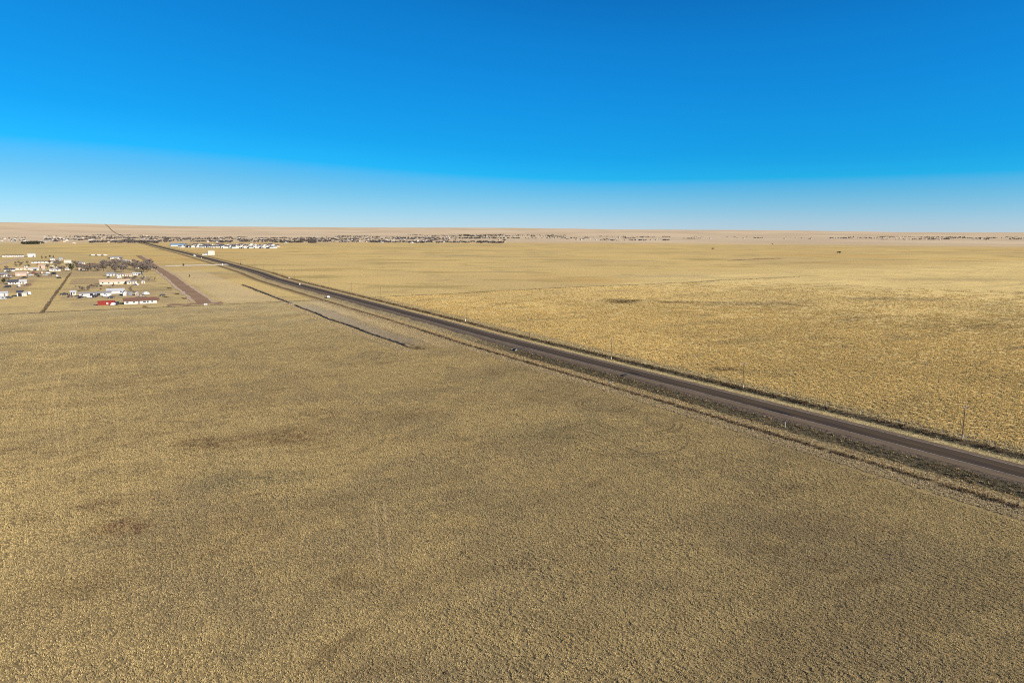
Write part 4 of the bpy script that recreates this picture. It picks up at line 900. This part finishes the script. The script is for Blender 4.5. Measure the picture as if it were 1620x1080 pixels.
def grove(n, us, vs, hs, label, group, wid=(1.0, 1.35)):
    for k in range(n):
        u = gr.uniform(*us); v = gr.uniform(*vs); x, y = site(u, v); tree("bare_tree", label, BT[k % 4], x, y, gr.uniform(*hs), gr.uniform(*wid), group=group)
grove(52, (163, 241), (420, 431), (8, 12.5), "bare grey tree in the grove beside the dirt road", "bare trees of the grove beside the dirt road")
grove(26, (118, 166), (421, 430), (6, 10), "bare grey tree in the row left of the grove", "bare trees in the row left of the grove")
grove(10, (218, 247), (424, 429), (7, 10), "bare grey tree at the end of the grove next to the dirt road", "bare trees at the road end of the grove")
grove(14, (170, 212), (410, 419), (5, 8), "bare grey tree behind the grove near the blue grey roof", "bare trees behind the grove")
grove(14, (72, 106), (417, 430), (5, 8), "bare brown tree between the crowded yard and the round evergreen", "bare trees around the crowded yard")
grove(8, (-4, 20), (426, 447), (5, 8), "bare brown tree among the houses at the left edge", "bare trees at the left edge")
grove(9, (24, 56), (416, 423), (4, 7), "bare brown tree behind the very long cream home", "bare trees behind the long cream home")
grove(12, (118, 180), (455, 461), (3, 5), "small bare tree right behind the long white mobile home", "small bare trees behind the long white mobile home", (.9, 1.2))
grove(8, (196, 246), (440, 447), (3, 5.5), "small bare tree near the short cream mobile home", "small bare trees near the short cream mobile home", (.9, 1.2))
# weedy clumps by the dirt road
for u, v, s, lb in ((268, 456, (5, 1.6, 1.0), "long dark brush pile left of the dirt road, the upper one"), (280, 465, (4.5, 1.5, 1.0), "long dark brush pile left of the dirt road, the lower one"), (262, 470, (2.5, 1.5, .8), "low dark brush heap near the lone dark car"), (230, 485, (2.2, 1.2, .6), "low dark weed clump before the brown roofed house"), (291, 472, (3, 1.2, .7), "dark weed clump at the left edge of the dirt road")):
    x, y = site(u, v); g = np.random.default_rng(int(u)); n = 60
    P = np.c_[g.normal(0, s[1] * .5, n), g.normal(0, s[0] * .6, n), np.zeros(n)]
    V, F, ci = blades(P, 10, g.uniform(.4, s[2], n), np.full(n, .6), .07, int(u), (10, 75)); me = np_mesh("brush_pile", V, F); vattr(me, 'tint', np.array(WEED)[g.integers(0, 4, n)][ci] * .8)
    o = add("brush_pile", me, mat=MT, loc=(x, y, h1(x, y)), rot=(0, 0, TH + .05)); tag(o, lb, "brush")

# ------------------------------------------------------------------ subdivision beyond the highway
def cottage(name, L, D, hw, hr, wm, rm, axis):
    V, F = prism_vf(L, D, hw, hr, axis); m0 = [0] * len(F); V2, F2 = roof_vf(L, D, hw, hr, axis, .5, .25)
    V = [(x - L / 2, y - D / 2, z) for x, y, z in V]; n = len(V); V += [(x - L / 2, y - D / 2, z) for x, y, z in V2]; F = list(F) + [tuple(i + n for i in f) for f in F2]
    m0 += [1] * len(F2)
    # a garage door and two windows set 6 cm proud of the front
    for (a_, b_, c_, d_) in ((-.38, -.08, .0, .6), (.1, .22, .35, .7), (.3, .42, .35, .7)):
        n = len(V); v_, f_ = box_vf(a_ * L, b_ * L, -D / 2 - .06, -D / 2 + .02, c_ * hw + .05, d_ * hw, n); V += v_; F += f_; m0 += [2] * 6
    me = py_mesh(name, V, F, m0)
    for m in (wm, rm, GL): me.materials.append(m)
    return me
SUB = [cottage("subdivision_house", 13, 13, 5.2, 3.4, WH, DG, 'a'), cottage("subdivision_house", 12, 12, 5.4, 3.2, WH, GY, 'a'), cottage("subdivision_house", 14, 11, 5.0, 3.0, CR, DG, 'b'), cottage("subdivision_house", 12, 12, 4.6, 3.0, GW, DG, 'b')]
gs = random.Random(9)
for row, (v, ua, ub, st, lab, kinds) in enumerate(((392.8, 353, 438, 5.6, "pale gabled house in the front row of the subdivision by the golden field", (0, 1, 0)), (390.6, 306, 440, 6.2, "pale house with dark roof in the middle row of the subdivision", (0, 1, 2)), (388.8, 288, 430, 7.0, "dark roofed house in the back row of the subdivision", (2, 3, 0)), (391.6, 284, 350, 5.2, "dark roofed house at the highway end of the subdivision", (2, 3, 3)))):
    u = ua
    while u < ub:
        x, y = site(u + gs.uniform(-.8, .8), v + gs.uniform(-.15, .15)); o = add("subdivision_house", SUB[gs.choice(kinds)], loc=(x, y, h1(x, y) - .1), rot=(0, 0, TH + gs.choice((0, 0, math.pi / 2)))); s = gs.uniform(.85, 1.12); o.scale = (s, s, s * gs.uniform(.9, 1.1))
        tag(o, lab, "house", "houses of the subdivision, row %s" % ("front", "middle", "back", "highway end")[row]); u += st * gs.uniform(.85, 1.2)

# ------------------------------------------------------------------ far town: houses singly, tree belts as one mass each
FARH = [cottage("far_house", 16, 11, 3.6, 2.6, m_, r_, ax) for m_, r_, ax in ((WH, GY, 'b'), (CR, DG, 'b'), (WH, LT, 'a'), (TNW, BR, 'b'), (GW, DG, 'a'), (WH, DG, 'a'))]
def tree_clump(us, vs, n, hs, seed):
    g = np.random.default_rng(seed); Vs = []; Fs = []; nv = 0
    for k in range(n):
        u = g.uniform(*us); v = g.uniform(*vs); x, y = site(u, v); z = h1(x, y); hh = g.uniform(*hs); m = 16
        c = np.c_[g.normal(0, .30, m), g.normal(0, .30, m), g.uniform(.15, .80, m)] * hh
        a_ = g.normal(0, 1, (m, 3)); a_ /= np.linalg.norm(a_, axis=1)[:, None]; b_ = np.cross(a_, g.normal(0, 1, (m, 3))); b_ /= np.linalg.norm(b_, axis=1)[:, None]
        sa = (g.uniform(.14, .28, m) * hh)[:, None]; sb = (g.uniform(.10, .20, m) * hh)[:, None]
        V = np.stack([c - a_ * sa - b_ * sb, c + a_ * sa - b_ * sb * .6, c + a_ * sa * .8 + b_ * sb, c - a_ * sa * .7 + b_ * sb], 1).reshape(-1, 3)
        st = np.array([[-.03 * hh, 0, -.5], [.03 * hh, 0, -.5], [.02 * hh, 0, .5 * hh], [-.02 * hh, 0, .5 * hh]])
        V = np.concatenate([V, st]) + [x, y, z]; Vs.append(V); Fs.append(np.arange(len(V)).reshape(-1, 4) + nv); nv += len(V)
    return np.concatenate(Vs), np.concatenate(Fs)
MFT = plain("distant_bare_trees", (0.110, 0.095, 0.088), .95, .02, .15, .02); MFG = plain("distant_evergreens", (0.048, 0.050, 0.034), .95, .02, .15, .02)
REG = [  # u range, v range, houses, trees, where
    ((0, 40), (374, 382.5), 12, 12, "at the far left edge"), ((36, 70), (384, 386.6), 2, 60, "in the dark shelter belt at far left"), ((70, 142), (374, 386), 30, 80, "left of the far highway"), ((142, 250), (372, 384.5), 26, 300, "where the far highway enters the town"), ((250, 400), (375.5, 384), 16, 260, "above the subdivision"),
    ((400, 500), (376.5, 384.5), 14, 260, "between the subdivision and the town centre"), ((500, 645), (374, 384), 42, 330, "in the left half of the far town"), ((645, 800), (371, 384.8), 40, 380, "in the middle of the far town"), ((725, 895), (371.5, 378), 16, 330, "in the upper trees of the far town"), ((895, 1060), (374, 381), 18, 110, "at the right end of the far town"),
    ((1060, 1300), (374.6, 379.2), 12, 30, "scattered right of the far town"), ((1310, 1622), (374.6, 379.6), 20, 300, "along the far right tree line")]
gh = random.Random(12)
for i, (us, vs, nh, nt, where) in enumerate(REG):
    for k in range(nh):
        u = gh.uniform(*us); v = gh.uniform(*vs); x, y = site(u, v); o = add("far_house", gh.choice(FARH), loc=(x, y, h1(x, y) - .3), rot=(0, 0, TH + gh.choice((0, math.pi / 2)))); s = gh.uniform(.75, 1.1); o.scale = (s, s, s)
        tag(o, "tiny pale house %s" % where, "house", "far houses %s" % where)
    rows = [vs] if i in (1,) else [(vs[0], vs[0] + (vs[1] - vs[0]) * .3), (vs[0] + (vs[1] - vs[0]) * .35, vs[0] + (vs[1] - vs[0]) * .55), (vs[1] - 1.6, vs[1] - .3)]
    Va, Fa = [], []; nv = 0
    for j, rv in enumerate(rows):
        left = max(4, int(nt * 1.7) // len(rows)); gg = random.Random(i * 10 + j)
        while left > 0:
            c0 = gg.uniform(*us); wd = gg.uniform(6, 48); m = min(left, gg.randint(6, 22)); v0 = gg.uniform(*rv) if gg.random() < .55 else gg.uniform(*vs)
            V, F = tree_clump((max(us[0], c0 - wd / 2), min(us[1], c0 + wd / 2)), (v0 - .25, v0 + .25), m, (5.5, 11.5), i * 1000 + j * 100 + left); Va.append(V); Fa.append(F + nv); nv += len(V); left -= m
    me = np_mesh("tree_belt", np.concatenate(Va), np.concatenate(Fa)); o = add("tree_belt", me, mat=MFG if i in (1, 8) else MFT); tag(o, "dark belt of bare trees %s" % where, "trees", kind='stuff')
# lone dark clumps in the golden field
for u, v, hh, lb in ((1128, 394.6, 5, "lone dark shrub clump in the golden field below the scattered far houses"), (1328, 401, 6, "lone dark hay shelter shaped bush in the golden field at right"), (1222, 387, 5, "small far dark shrub clump right of the other lone clump")):
    x, y = site(u, v)
    for k in range(1):
        root = tree("shrub_clump", lb, ET[1], x, y, hh, 2.6, "shrub")
# a cut bank in the golden field
def bank_line(p): return qA + (p - pA) * (qB - qA) / (pB - pA)
V = []; n = 40
xa, ya = site(1152, 412.4); xb, yb = site(1240, 409.2); ex, ey = xb - xa, yb - ya; Ln = math.hypot(ex, ey); ex, ey = ex / Ln, ey / Ln
for i in range(n + 1):
    f = i / n; e = min(1, f * 8 + .1, (1 - f) * 8 + .1); hh = 1.7 * e * (1 + .5 * float(vnoise(np.array([i * .37]), np.array([.3]), 77)[0]))
    for dw, dz in ((-2.5, -.2), (-1.6, hh), (1.5, hh * .9), (7, -.2)):
        x = xa + ex * Ln * f - ey * dw; y = ya + ey * Ln * f + ex * dw; V.append((x, y, h1(x, y) + dz))
F = [(i * 4 + j + 1, i * 4 + j, (i + 1) * 4 + j, (i + 1) * 4 + j + 1) for i in range(n) for j in range(3)]
o = add("earth_bank", np_mesh("earth_bank", V, [f[::-1] for f in F]), mat=mat_dirt("weedy_bank", (0.10, 0.070, 0.040), (0.15, 0.105, 0.058))); tag(o, "short dark weedy bank in the golden field at right", kind='structure')
